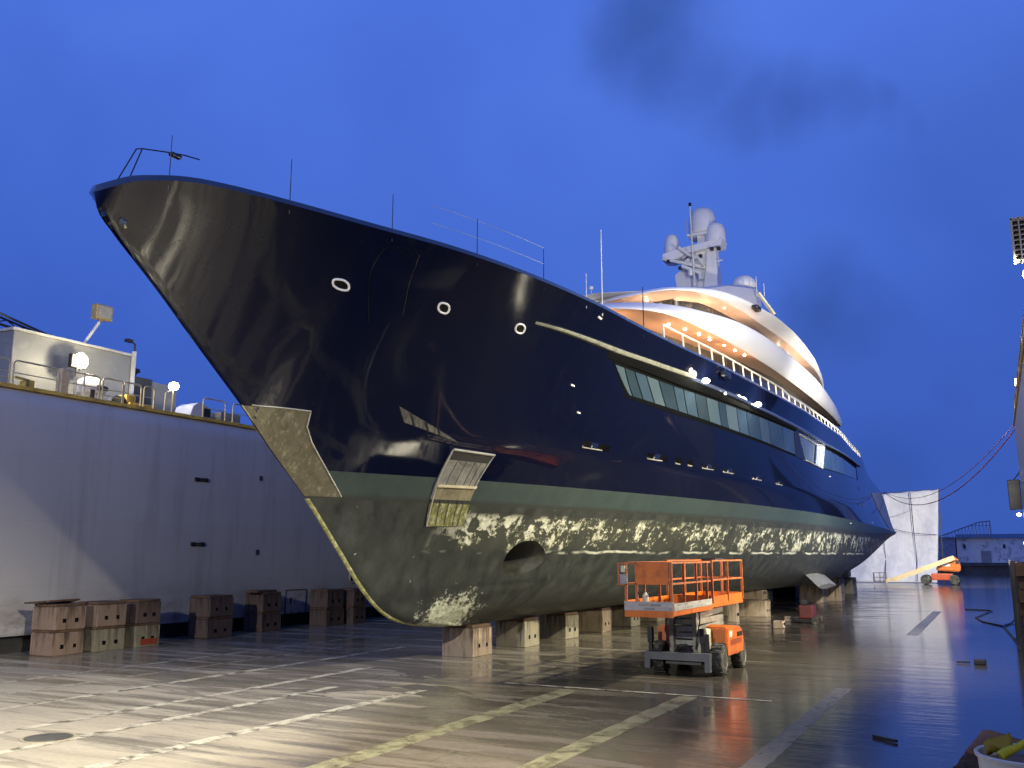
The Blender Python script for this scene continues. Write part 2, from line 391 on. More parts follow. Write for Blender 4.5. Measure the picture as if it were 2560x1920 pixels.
BLS = paint('blue_steel', (.10, .14, .26), .5, .2)
MB().box(-12.6, -8.1, 229.0, 240, 2.0, 7.4).build('wall', paint('shed_dark', (.24, .28, .42), .6, 0, .25, (.10, .12, .18), .5), sh2)
mb = MB(); A = [(-12.4, 7.4), (-10.2, 8.0), (-3.0, 10.7), (-.9, 10.9)]
for u, w in zip(A, A[1:]): mb.bar((u[0], 228.5, u[1]), (w[0], 228.5, w[1]), .25)
for i in range(14):
    x = -10 + i * .7; top = 8.05 + (x + 10.2) * .35
    mb.bar((x, 228.5, 7.45), (x, 228.5, min(top, 10.8)), .10); mb.bar((x, 228.5, 7.45), (min(x + .7, -.9), 228.5, min(top + .24, 10.8)), .08)
mb.bar((-12.4, 228.5, 7.4), (-.9, 228.5, 7.4), .3); mb.bar((-.9, 228.5, 7.4), (-.9, 228.5, 11.0), .2); mb.bar((-5, 228.5, 9.9), (-.9, 228.5, 9.95), .10)
mb.build('roof_truss', BLS, sh2)

# ------------------------------------------------------------------ left wing wall of the dock
def m_wall(name, base, stain):
    m, nt, p = newmat(name)
    P = wpos(nt); n = noise(nt, wpos(nt, (.2, .18, .12)), 1, 4, .5); n2 = noise(nt, wpos(nt, (1, 1.2, .10)), 1.2, 5, .6)
    c = mix(nt, ramp(nt, n2, [(.52, 0.0), (.72, .6)]), base, stain)
    rs = noise(nt, wpos(nt, (1, 1.6, .05)), 1.0, 4, .6); c = mix(nt, ramp(nt, rs, [(.66, 0.0), (.76, .35)]), c, (.24, .17, .12))
    c = mix(nt, .6, c, ramp(nt, n, [(.3, (.86, .87, .9)), (.7, (1.08, 1.07, 1.05))]), 'MULTIPLY')
    zz = sep(nt, P)[2]
    low = math_(nt, 'MULTIPLY', band(nt, zz, -3, 1.6, .9), ramp(nt, noise(nt, wpos(nt, (.6, .6, 1.5)), 1.1, 6, .7), [(.40, 0.0), (.62, .85)]))
    c = mix(nt, low, c, (.16, .13, .10))
    br = nt.nodes.new('ShaderNodeTexBrick'); br.inputs['Scale'].default_value = 1; br.inputs['Brick Width'].default_value = 6.0; br.inputs['Row Height'].default_value = 2.4
    br.inputs['Mortar Size'].default_value = .018; br.inputs['Mortar Smooth'].default_value = .6; br.offset = .5
    xz = nt.nodes.new('ShaderNodeCombineXYZ'); s_ = sep(nt, P); L(nt, s_[1], xz.inputs[0]); L(nt, s_[2], xz.inputs[1]); L(nt, xz.outputs[0], br.inputs['Vector'])
    c = mix(nt, math_(nt, 'MULTIPLY', br.outputs['Fac'], .15), c, (.2, .2, .22))
    L(nt, c, p.inputs['Base Color']); p.inputs['Roughness'].default_value = .42
    L(nt, bump(nt, math_(nt, 'ADD', math_(nt, 'MULTIPLY', br.outputs['Fac'], .3), noise(nt, wpos(nt, (.5, .35, .5)), 1, 3)), .10, .06), p.inputs['Normal'])
    return m
GREY = m_wall('grey_dock_paint', (.46, .455, .455), (.32, .31, .30))
lw = thing('wing_wall', 'tall pale grey steel dock wall left of the yacht, yellow edged deck on top', 'dock wall', (-34, 30, 0))
mb = MB(); mb.prism([(-32, .62), (-32, 8.95), (-32.06, 9.3), (-32.25, 9.66), (-46, 9.66), (-46, .62)], 'y', -42, 200); mb.build('wall_plate', GREY, lw, 30)
mb = MB(); mb.box(-46, -32.25, -42, 200, .0, .62); mb.build('foot', paint('dark_bilge', (.035, .035, .035), .6), lw)
YLW = paint('safety_yellow', (.68, .45, .07), .5, 0, .25, (.25, .15, .06), 1.2)
RAILM = paint('yellow_white_rail', (.55, .47, .28), .45, .1, .2, (.35, .25, .12), 2)
MB().box(-32.34, -32.10, -42, 200, 9.662, 9.80).build('deck_edge', YLW, lw)
def ring_tube(c, ry, rz, r, n=28, power=1.0):
    pts = [(c[0], c[1] + ry * math.cos(2 * math.pi * k / n), c[2] + rz * math.sin(2 * math.pi * k / n)) for k in range(n + 1)]
    return pts
DARK = paint('dark_metal', (.025, .025, .027), .5, .3)
MB().tube(ring_tube((-31.98, 42.4, 2.35), .24, .34, .05), .055, 6).build('ring_port', paint('rim_grey', (.30, .30, .28), .5, .2), lw)
MB().lathe((-31.985, 42.4, 2.35), [(.001, 0), (.22, 0), (.22, .02), (.001, .02)], 20, 'x').build('port_recess', DARK, lw)
fr = MB(); y0, y1, z0, z1 = 36.95, 38.5, .62, 1.78
for a, b in (((y0, z0), (y1, z0)), ((y1, z0), (y1, z1)), ((y1, z1), (y0, z1)), ((y0, z1), (y0, z0))): fr.bar((-31.98, a[0], a[1]), (-31.98, b[0], b[1]), .05)
hp = MB().box(-32.0, -31.975, y0, y1, z0, z1).build('hatch', paint('hatch_grey', (.40, .40, .40), .5, 0, .1, (.2, .17, .14)), lw); fr.build('hatch_frame', paint('seam_dark', (.08, .075, .07), .6), hp)
MB().box(-31.99, -31.93, 37.3, 37.36, 1.1, 1.4).build('hatch_handle', DARK, hp)
for y, zz, w in ((30.9, 6.9, .40), (30.9, 4.0, .40)):
    mb = MB(); mb.box(-32.05, -31.93, y - w, y - .12, zz - .09, zz + .09, .03); mb.box(-32.05, -31.93, y + .12, y + w, zz - .09, zz + .09, .03); mb.box(-32.0, -31.95, y - .2, y + .2, zz + .02, zz + .07); mb.box(-32.0, -31.95, y - .2, y + .2, zz - .07, zz - .02); mb.build('mooring_recess', DARK, lw)
for y, zz in ((34.75, 7.25), (34.75, 3.66)): MB().box(-32.05, -31.94, y - .07, y + .07, zz - .12, zz + .12, .03).build('draught_fitting', DARK, lw)

# guard rails along the deck edge
def guard_rail(ys, x, z, label, group, mid=(.45,), h=.92, mat=None):
    t = thing('guard_rail', label, 'railing', (x, ys[0], z), group)
    mb = MB(); mb.tube([(x, ys[0], z), (x, ys[0], z + h - .12), (x, ys[0] + .06, z + h - .03), (x, ys[0] + .15, z + h), (x, ys[-1] - .15, z + h), (x, ys[-1] - .06, z + h - .03), (x, ys[-1], z + h - .12), (x, ys[-1], z)], .035, 8)
    mb.build('top_rail', mat or RAILM, t, True)
    for k in mid: MB().tube([(x, ys[0], z + k), (x, ys[-1], z + k)], .022, 6).build('mid_rail', mat or RAILM, t)
    for y in ys[1:-1]: MB().bar((x, y, z), (x, y, z + h), .07, .045).build('post', mat or RAILM, t)
    return t
G = 'guard rails along the left wall deck'
guard_rail([12.5, 15.2, 18.3, 21.30], -32.16, 9.8, 'yellow railing section cut by the left photo edge on the wall deck', G, (.22, .45))
guard_rail([21.46, 23.35], -32.16, 9.8, 'yellow railing section in front of the grey deckhouse', G)
guard_rail([23.5, 25.25], -32.16, 9.8, 'yellow railing section in front of the white capstan dome', G)
guard_rail([25.4, 26.4], -32.16, 9.8, 'short yellow railing panel at the deckhouse right corner', G, (.2, .45))
guard_rail([26.45, 27.35], -32.16, 9.8, 'low bent railing end beside the yellow winch', G)
guard_rail([27.5, 28.05], -32.16, 9.8, 'bent single railing post right of the yellow winch', G)
guard_rail([30.9, 32.3], -32.16, 9.8, 'thin yellow rail beside the grey tarpaulin box', G)
guard_rail([32.8, 34.6, 37], -32.16, 9.8, 'orange railing partly hidden by the yacht stem', G)
# deckhouses
HG = paint('deckhouse_grey', (.19, .20, .20), .5, 0, .10, (.28, .28, .27), .5)
dh = thing('deckhouse', 'large grey windowless deckhouse with a lit lamp on its face', 'deckhouse', (-38, 26, 9.66))
mb = MB(); mb.box(-42, -35.6, 23.6, 29.6, 9.66, 12.75, .03); mb.build('wall', HG, dh)
MB().box(-42.1, -35.5, 23.5, 29.7, 12.752, 12.86).build('roof', paint('roof_edge_grey', (.42, .42, .40), .5), dh)
MB().bar((-35.5, 29.62, 9.7), (-35.5, 29.62, 13.0), .14).build('corner_post', paint('post_grey', (.5, .5, .5), .5), dh)
mb = MB(); mb.tube([(-35.5, 29.62, 12.9), (-35.5, 29.62, 13.35), (-35.5, 29.4, 13.45)], .05, 6); mb.box(-35.62, -35.38, 29.1, 29.42, 13.38, 13.52); mb.build('corner_lamp', DARK, dh)
dh2 = thing('deckhouse', 'small dark and grey deck hut right of the large deckhouse', 'deckhouse', (-37, 31.5, 9.66))
MB().box(-39, -36.2, 30.0, 31.4, 9.66, 12.0).build('dark_wall', paint('hut_dark', (.05, .055, .05), .6), dh2)
MB().box(-39, -36.25, 31.402, 33.0, 9.66, 11.9).build('wall', HG, dh2)
mb = MB(); mb.tube([(-36.8, 30.7, 12.0), (-36.8, 30.9, 12.3)], .06, 6); mb.lathe((-36.8, 30.95, 12.3), [(.02, 0), (.16, .05), (.12, .22), (.02, .24)], 12); mb.build('horn', DARK, dh2)
# lit floodlight on the deckhouse face, pole floodlight on the roof, lamp on posts
LAMP = emit('lamp_glow_warm', (1, .86, .55), 60); LAMPC = emit('lamp_glow_cool', (.80, .84, 1), 45)
t = thing('floodlight', 'glaring warm floodlight in front of the grey deckhouse', 'floodlight', (-34.3, 25.95, 11.4))
MB().lathe((-34.35, 25.95, 11.75), [(.02, -.22), (.22, -.16), (.34, 0), (.22, .16), (.02, .22)], 16, 'x').build('lamp_lens', LAMP, t, True)
mb = MB(); mb.box(-34.75, -34.5, 25.6, 26.3, 11.45, 12.05, .04); mb.bar((-34.6, 25.95, 9.7), (-34.6, 25.95, 11.5), .07); mb.build('housing', DARK, t)
t = thing('floodlight', 'bluish lit lamp on two thin posts beyond the deck hut', 'floodlight', (-33.6, 30.4, 9.66))
MB().lathe((-33.6, 30.4, 11.3), [(.02, -.20), (.18, -.13), (.24, 0), (.18, .13), (.02, .20)], 16).build('lamp_lens', LAMPC, t, True)
mb = MB(); mb.tube([(-33.6, 30.35, 9.66), (-33.6, 30.38, 11.2)], .035, 6); mb.tube([(-33.6, 29.9, 9.66), (-33.6, 29.95, 10.9), (-33.6, 30.3, 11.1)], .03, 6); mb.build('post', RAILM, t)
t = thing('floodlight', 'unlit square floodlight on a leaning white pole above the deckhouse', 'floodlight', (-36, 27.3, 12.86))
MB().tube([(-36, 27.15, 12.8), (-36, 27.95, 14.1)], .07, 8).build('pole', paint('pole_white', (.6, .6, .58), .5), t)
mb = MB(); mb.box(-36.25, -35.85, 27.65, 28.55, 14.25, 14.95, .05); mb.tube([(-36, 27.95, 14.1), (-36, 28.1, 14.4)], .05, 6); mb.build('head', paint('lamp_brown', (.35, .28, .14), .4, .2, .4), t)
MB().box(-35.86, -35.82, 27.75, 28.45, 14.33, 14.87).build('lens', paint('lamp_glass_off', (.30, .30, .26), .1), t)
# crane jib at far left
t = thing('crane_jib', 'dark lattice crane jib above the deckhouse at far left', 'crane', (-37, 23, 12.86))
mb = MB(); a, b = Vector((-37, 20, 13.55)), Vector((-37, 26.4, 13.0)); N = 9
mb.tube([(-37, 17, 13.9), a, b], .06, 6); mb.tube([(-37, 17, 14.4), (-37, 21, 14.0), (-37, 26.6, 13.05)], .05, 6); mb.tube([(-36.4, 18, 14.2), (-36.4, 22, 13.8), (-36.6, 26.5, 13.0)], .05, 6)
for i in range(N):
    y = 18 + i * .95; zb = 13.8 - (y - 18) * .092; mb.tube([(-37, y, zb), (-37, y + .45, zb + .42 - i * .04), (-37, y + .95, zb - .08)], .03, 5)
mb.box(-37.3, -36.7, 22.2, 22.7, 14.2, 14.9, .05); mb.build('jib', DARK, t)
MB().lathe((-36.8, 22.9, 14.0), [(.05, 0), (.30, .06), (.30, .22), (.05, .28)], 14, 'x').build('sheave', DARK, t)
# capstans, winch, covers on the deck
WHT_P = paint('off_white_paint', (.62, .62, .58), .45, 0, .1, (.45, .4, .3), 2)
t = thing('capstan', 'white domed capstan behind the yellow railing', 'capstan', (-34.0, 26.2, 9.66))
MB().lathe((-34, 26.2, 9.66), [(.42, 0), (.36, .1), (.30, .55), (.40, .62), (.62, .66), (.64, .85), (.55, 1.15), (.32, 1.33), (.02, 1.38)], 24).build('drum', WHT_P, t, 40)
mb = MB(); mb.box(-33.4, -33.33, 26.1, 26.6, 10.42, 10.62); mb.bar((-33.4, 25.9, 9.7), (-33.4, 25.9, 10.4), .12); mb.build('brake', DARK, t)
t = thing('winch', 'low yellow deck winch at the right end of the deckhouse railing', 'winch', (-33.4, 28.1, 9.66))
mb = MB(); mb.box(-33.8, -33.0, 27.5, 28.9, 9.662, 10.1, .06); mb.box(-33.7, -33.1, 27.4, 27.9, 10.1, 10.42, .05); mb.build('body', YLW, t)
MB().lathe((-33.4, 27.25, 10.05), [(.3, -.15), (.3, .15)], 16, 'y').build('drum', DARK, t)
t = thing('winch_cover', 'rounded grey tarpaulin covered box on the left wall deck', 'cover', (-33.5, 31.7, 9.66))
mb = MB(); prof = [(-.65, 0), (-.65, .35), (-.5, .75), (-.15, .95), (.25, .9), (.6, .72), (.65, 0)]
mb.prism([(31.6 + u, 9.66 + w * 1.02) for u, w in prof], 'x', -34.1, -33.0); mb.build('tarpaulin', paint('tarp_grey', (.45, .45, .46), .6, 0, .15), t, 50)
MB().box(-32.99, -32.95, 31.75, 32.15, 10.0, 10.4, .02).build('vent', DARK, t)
tag(MB().box(-33.6, -32.8, 32.7, 34.0, 9.662, 10.35, .05).build('crate', paint('tan_crate', (.30, .26, .18), .6, 0, .2), None), 'tan crate on the wall deck right of the grey cover', 'crate')
mb = MB(); mb.lathe((-33, 35.4, 9.66), [(.26, 0), (.2, .1), (.17, .4), (.25, .5), (.02, .55)], 14); mb.lathe((-33, 36.1, 9.66), [(.26, 0), (.2, .1), (.17, .4), (.25, .5), (.02, .55)], 14); mb.box(-33.3, -32.7, 35.1, 36.4, 9.662, 9.72)
tag(mb.build('bollard', paint('bollard_orange', (.45, .20, .06), .5, 0, .3), None), 'twin orange mooring bollard close to the yacht stem', 'bollard')
tag(MB().lathe((-32.6, 36.6, 9.66), [(.2, 0), (.2, .12), (.14, .3), (.12, .52), (.02, .56)], 12).build('mooring_cap', paint('cone_yellow', (.6, .5, .08), .5), None), 'small yellow cap on the wall deck touching the stem', 'cap')
tag(MB().box(-33.0, -32.5, 22.3, 22.6, 9.802, 10.15, .03).tube([(-32.7, 21.9, 10.2), (-32.7, 22.5, 10.15)], .05, 6).build('cleat', YLW, None), 'small yellow cleat block behind the left railing', 'cleat')
t = thing('service_post', 'pale yellow service pedestal behind the railing, left of the capstan', 'pedestal', (-33, 24.2, 9.66))
MB().box(-33.2, -32.8, 24.0, 24.3, 9.662, 10.95, .03).build('pedestal', RAILM, t); MB().bar((-33, 24.75, 9.66), (-33, 24.75, 10.75), .07).build('post', WHT_P, t); MB().bar((-33, 25.15, 9.66), (-33, 25.15, 11.0), .07).build('post', WHT_P, t)

# ------------------------------------------------------------------ right wing wall
rw = thing('wing_wall', 'grey dock wall edge with yellow trimmed top at the right photo edge', 'dock wall', (3, 10, 0))
mb = MB(); mb.prism([(1.32, -30), (1.32, 53), (1.50, 55.2), (2.2, 56.5), (9, 56.5), (9, -30)], 'z', 0.0, 10.0); mb.build('wall_plate', GREY, rw, 30)
MB().prism([(1.25, -30), (1.25, 53), (1.45, 55.3), (1.9, 56.3), (2.0, 56.1), (1.45, 53), (1.45, -30)], 'z', 10.002, 10.14).build('deck_edge', YLW, rw)
guard_rail([-6, 0, 6, 12, 18, 24, 30, 36, 42, 48, 52.5], 1.40, 10.14, 'yellow railing on top of the right dock wall', None, (.45,))
t = thing('floodlight_mast', 'tall louvred floodlight panel on a pole above the right wall', 'floodlight', (1.7, 30, 10.14))
PANEL = paint('panel_tan', (.36, .32, .24), .5, .2, .2)
mb = MB()
for k in range(9): mb.box(1.18, 1.62, 29.95, 30.15, 12.06 + k * .15, 12.085 + k * .15)
mb.box(1.16, 1.22, 29.9, 30.2, 12.0, 13.34); mb.box(1.58, 1.64, 29.9, 30.2, 12.0, 13.34); mb.box(1.16, 1.64, 29.9, 30.2, 13.3, 13.36); mb.box(1.36, 1.40, 29.9, 30.2, 12.0, 13.34); mb.build('louvre', PANEL, t)
MB().box(1.2, 1.6, 30.15, 30.18, 12.02, 13.3).build('backplate', paint('panel_brown', (.09, .06, .035), .5), t)
MB().box(1.64, 1.95, 29.9, 30.2, 12.0, 13.38).build('side_panel', PANEL, t)
mb = MB(); mb.bar((1.72, 30.1, 10.1), (1.72, 30.1, 12.0), .2); mb.build('pole', WHT_P, t)
MB().lathe((1.50, 29.8, 11.55), [(.02, -.16), (.12, -.12), (.17, 0), (.12, .12), (.02, .16)], 14).build('lamp_lens', LAMPC, t, True)
t = thing('floodlight_mast', 'lit floodlight high on the right wall deck beside the camera', 'floodlight', (2.0, 7, 10.14))
MB().bar((2.0, 7, 10.1), (2.0, 7, 13.2), .16).build('pole', WHT_P, t); MB().box(1.6, 2.2, 6.7, 7.3, 13.2, 13.7, .04).build('housing', DARK, t)
MB().lathe((1.55, 7.0, 13.42), [(.02, -.06), (.2, -.03), (.22, .04)], 16, 'x').build('lamp_lens', LAMP, t)
t = thing('floodlight_mast', 'lit floodlight high on the far end of the right wall', 'floodlight', (2.0, 52, 10.14))
MB().bar((2.0, 52, 10.1), (2.0, 52, 12), .16).build('pole', WHT_P, t); MB().box(1.6, 2.2, 51.7, 52.3, 11.8, 12.3, .04).build('housing', DARK, t)
MB().lathe((1.55, 52, 12.02), [(.02, -.06), (.2, -.03), (.22, .04)], 16, 'x').build('lamp_lens', LAMP, t)
t = thing('sign_board', 'dark screen hung out from the end of the right wall', 'panel', (1, 53, 5.8))
MB().box(.74, 1.30, 52.8, 53.0, 5.75, 7.25, .03).build('board', paint('board_black', (.012, .018, .016), .35), t); MB().bar((1.0, 52.9, 7.2), (1.4, 52.9, 7.7), .06).build('bracket', DARK, t)
t = thing('wall_lamp', 'small bright lamp below the dark screen on the right wall', 'lamp', (1.15, 53, 5.5))
MB().lathe((1.13, 53.0, 5.50), [(.02, -.08), (.10, -.03), (.11, .05), (.02, .1)], 12).build('lamp_lens', emit('lamp_white', (.9, .92, 1), 8), t); MB().bar((1.13, 53.0, 5.58), (1.3, 53.0, 5.62), .05).build('bracket', DARK, t)
# rusty stack along the wall foot
def rust(name, a, b, s=1.2): 
    m, nt, p = newmat(name); v = wpos(nt); n = noise(nt, v, s, 6, .7, dist=.6)
    L(nt, ramp(nt, n, [(.3, a), (.7, b)]), p.inputs['Base Color']); p.inputs['Roughness'].default_value = .8
    L(nt, bump(nt, noise(nt, v, s * 6, 5), .5, .03), p.inputs['Normal']); return m
RUST = rust('brown_timber', (.018, .010, .007), (.075, .038, .022))
t = thing('timber_rack', 'dark brown timber rack standing along the right wall foot', 'timber rack', (1, 45, 0))
for i in range(7):
    zz = i * .46; MB().box(.52 + .04 * (i % 3), 1.25, 38.0 + .2 * (i % 2), 52.0 - .3 * (i % 3), zz + .01, zz + .45, .02).build('baulk', RUST, t)
for y in (39, 44, 49): MB().bar((.48, y, 0), (.48, y, 3.3), .10).build('post', DARK, t)

for y_, z_w, lab in ((36.0, 4.7, 'lit work lamp bracketed low on the right wall, nearer one'), (46.5, 4.0, 'lit work lamp bracketed low on the right wall above the timber rack')):
    t = thing('work_lamp', lab, 'work lamp', (1.2, y_, z_w))
    MB().box(1.12, 1.3, y_ - .16, y_ + .16, z_w - .12, z_w + .12, .03).build('housing', DARK, t); MB().lathe((1.10, y_, z_w), [(.02, -.02), (.10, -.015), (.10, .02)], 16, 'x').build('lamp_lens', LAMP, t)
# ------------------------------------------------------------------ the yacht
yacht = thing('yacht', 'large motor yacht, glossy navy hull, white lit upper decks, on keel blocks', 'yacht', (XC, 60, 1.1))
def m_navy(name, c=(.0035, .0055, .020)):
    m, nt, p = newmat(name)
    P = wpos(nt); n = noise(nt, wpos(nt, (.5, .35, .6)), 1.0, 3, .5); d = noise(nt, wpos(nt, (1.2, 1.2, .25)), 1.5, 6, .7)
    L(nt, mix(nt, ramp(nt, d, [(.55, 0.0), (.75, .35)]), c, (.014, .014, .018)), p.inputs['Base Color'])
    L(nt, ramp(nt, d, [(.35, .03), (.75, .09)]), p.inputs['Roughness'])
    p.inputs['Specular IOR Level'].default_value = .36
    L(nt, bump(nt, n, .03, .10), p.inputs['Normal']); return m
NAVY = m_navy('navy_gloss')
NAVY2 = m_navy('navy_belt', (.010, .016, .05))
def m_boot():
    m, nt, p = newmat('boot_green'); n = noise(nt, wpos(nt, (1.5, 1.5, .5)), 1.2, 6, .65); zz = sep(nt, wpos(nt))[2]
    c = ramp(nt, n, [(.3, (.034, .055, .055)), (.7, (.05, .072, .066))])
    c = mix(nt, math_(nt, 'MULTIPLY', band(nt, zz, 4.9, 5.22, .06), .75), c, (.035, .036, .03))
    L(nt, c, p.inputs['Base Color']); p.inputs['Roughness'].default_value = .42; return m
def m_bottom():
    """dark antifouling with a belt of white and green marine growth under the boot top"""
    m, nt, p = newmat('antifouling'); P = wpos(nt); x_, y_, z_ = sep(nt, P)
    n = noise(nt, wpos(nt, (1.4, 1.4, .7)), 1.6, 7, .68); big = noise(nt, wpos(nt, (.25, .25, .5)), 1, 3)
    c = ramp(nt, n, [(.28, (.018, .0215, .020)), (.55, (.038, .043, .039)), (.75, (.060, .065, .056))])
    # growth: columns of scraped patches. coordinates stretched vertically
    g1 = nt.nodes.new('ShaderNodeTexVoronoi'); g1.inputs['Scale'].default_value = 1.0; g1.feature = 'DISTANCE_TO_EDGE'
    wv = nt.nodes.new('ShaderNodeVectorMath'); wv.operation = 'MULTIPLY_ADD'; nz = nt.nodes.new('ShaderNodeTexNoise'); nz.inputs['Scale'].default_value = 1.3; nz.inputs['Detail'].default_value = 5
    L(nt, P, nz.inputs['Vector']); L(nt, nz.outputs['Color'], wv.inputs[0]); wv.inputs[1].default_value = (1.3, 1.3, 1.3); L(nt, wpos(nt, (1.5, .95, 2.6)), wv.inputs[2]); L(nt, wv.outputs[0], g1.inputs['Vector'])
    fine = noise(nt, wpos(nt, (3, 2.4, 3.0)), 2.0, 7, .78)
    col = noise(nt, wpos(nt, (.9, .65, .12)), 1.4, 4, .65)
    cell = math_(nt, 'SUBTRACT', .115, g1.outputs['Distance'])
    wob = math_(nt, 'MULTIPLY_ADD', noise(nt, P, .55, 3), .5, -.25)
    zz = math_(nt, 'ADD', z_, math_(nt, 'MULTIPLY', wob, .5))
    belt = band(nt, zz, 3.72, 4.80, .10)
    yr = nt.nodes.new('ShaderNodeMapRange'); yr.inputs[1].default_value = 24.8; yr.inputs[2].default_value = 26.5; L(nt, y_, yr.inputs[0])
    belt = math_(nt, 'MULTIPLY', belt, yr.outputs[0])
    vst = noise(nt, wpos(nt, (2.4, 1.7, .35)), 1.5, 6, .72, dist=.3)
    pat = noise(nt, wpos(nt, (.8, .42, .9)), 1.0, 3, .6, dist=.6)
    s = math_(nt, 'ADD', math_(nt, 'MULTIPLY', math_(nt, 'MAXIMUM', cell, -.10), .7), math_(nt, 'MULTIPLY', math_(nt, 'SUBTRACT', fine, .5), 1.9))
    s = math_(nt, 'ADD', s, math_(nt, 'MULTIPLY', math_(nt, 'SUBTRACT', vst, .5), 2.1))
    s = math_(nt, 'ADD', s, math_(nt, 'MULTIPLY', math_(nt, 'SUBTRACT', pat, .5), 1.2))
    vb = nt.nodes.new('ShaderNodeTexVoronoi'); vb.distance = 'CHEBYCHEV'; vb.inputs['Scale'].default_value = 1.0
    vv = nt.nodes.new('ShaderNodeVectorMath'); vv.operation = 'ADD'; L(nt, wpos(nt, (.3, 1.25, 1.9)), vv.inputs[0]); v2 = nt.nodes.new('ShaderNodeVectorMath'); v2.operation = 'SCALE'; L(nt, nz.outputs['Color'], v2.inputs[0]); v2.inputs['Scale'].default_value = .35; L(nt, v2.outputs[0], vv.inputs[1]); L(nt, vv.outputs[0], vb.inputs['Vector'])
    cellr = sep(nt, vb.outputs['Color'])[0]
    s = math_(nt, 'ADD', s, math_(nt, 'MULTIPLY', math_(nt, 'SUBTRACT', cellr, .55), .55))
    s = math_(nt, 'ADD', s, math_(nt, 'MULTIPLY', math_(nt, 'SUBTRACT', zz, 4.3), .22))
    whitem = math_(nt, 'MULTIPLY', ramp(nt, math_(nt, 'ADD', s, .5), [(.615, 0.0), (.73, 1.0)]), belt)
    greenm = math_(nt, 'MULTIPLY', ramp(nt, math_(nt, 'ADD', s, .5), [(.44, 0.0), (.58, .75)]), belt)
    c = mix(nt, math_(nt, 'MULTIPLY', belt, .6), c, (.055, .060, .046))
    c = mix(nt, greenm, c, (.085, .092, .042))
    c = mix(nt, whitem, c, ramp(nt, fine, [(.4, (.36, .37, .25)), (.6, (.72, .73, .62))]))
    # scraped white line at the lower edge of the belt, and specks over the bow
    edge = math_(nt, 'MULTIPLY', math_(nt, 'MULTIPLY', band(nt, zz, 3.58, 3.66, .025), yr.outputs[0]), ramp(nt, noise(nt, wpos(nt, (1, .5, 1)), 1.3, 4), [(.47, 0.0), (.56, .85)]))
    c = mix(nt, edge, c, (.7, .71, .6))
    sp = noise(nt, wpos(nt, (1, 1, .8)), 2.6, 3, .8)
    c = mix(nt, ramp(nt, sp, [(.70, 0.0), (.735, .8)]), c, (.42, .44, .36))
    dv = nt.nodes.new('ShaderNodeVectorMath'); dv.operation = 'DISTANCE'; L(nt, wpos(nt, (1, .8, 1.5)), dv.inputs[0]); dv.inputs[1].default_value = (-16.6, 27.3 * .8, 1.55 * 1.5)
    mr = nt.nodes.new('ShaderNodeMapRange'); mr.inputs[1].default_value = 2.4; mr.inputs[2].default_value = .0; L(nt, dv.outputs['Value'], mr.inputs[0])
    cluster = ramp(nt, math_(nt, 'ADD', math_(nt, 'MULTIPLY', mr.outputs[0], .50), math_(nt, 'ADD', math_(nt, 'MULTIPLY', fine, .75), math_(nt, 'MULTIPLY', n, .45))), [(.86, 0.0), (.95, 1.0)])
    c = mix(nt, cluster, c, ramp(nt, fine, [(.4, (.30, .33, .22)), (.65, (.72, .74, .62))]))
    # faint vertical weld seams and plank rubbing
    wv2 = nt.nodes.new('ShaderNodeTexWave'); wv2.bands_direction = 'Y'; wv2.inputs['Scale'].default_value = .22; wv2.inputs['Distortion'].default_value = 2.0; wv2.inputs['Detail'].default_value = 3
    L(nt, P, wv2.inputs['Vector'])
    c = mix(nt, .35, c, ramp(nt, wv2.outputs['Fac'], [(.0, (.7, .7, .68)), (.5, (1.1, 1.1, 1.05))]), 'MULTIPLY')
    L(nt, c, p.inputs['Base Color']); L(nt, ramp(nt, n, [(.3, .38), (.7, .65)]), p.inputs['Roughness'])
    L(nt, bump(nt, math_(nt, 'ADD', whitem, math_(nt, 'MULTIPLY', n, .5)), .35, .03), p.inputs['Normal']); return m

ycols = [13 + 2.2 * (i / 16) ** 2 for i in range(17)] + [15.2 + .4 * i for i in range(1, 37)] + [29.6 + .8 * i for i in range(1, 53)] + [72.0 + 1.55 * i for i in range(0, 21)]
def strip(z0s, side): return [[pos(y, z, side) for z in z0s] for y in ycols]
def frange(a, b, n): return [a + (b - a) * i / n for i in range(n + 1)]
TOPR = frange(5.85, 10.5, 20) + frange(10.5, 12.0, 7)[1:]
mb = MB(); mb.grid(strip(TOPR, 1)); mb.grid(strip(TOPR, -1))
# transom
S_ = [pos(103, z, 1) for z in TOPR]; P_ = [pos(103, z, -1) for z in TOPR]; mb.grid([S_, P_]); mb.build('hull_topsides', NAVY, yacht, 'all')
BT = frange(5.1, 5.85, 3); mb = MB(); mb.grid(strip(BT, 1)); mb.grid(strip(BT, -1)); mb.grid([[pos(103, z, 1) for z in BT], [pos(103, z, -1) for z in BT]]); mb.build('boot_stripe', m_boot(), yacht, 'all')
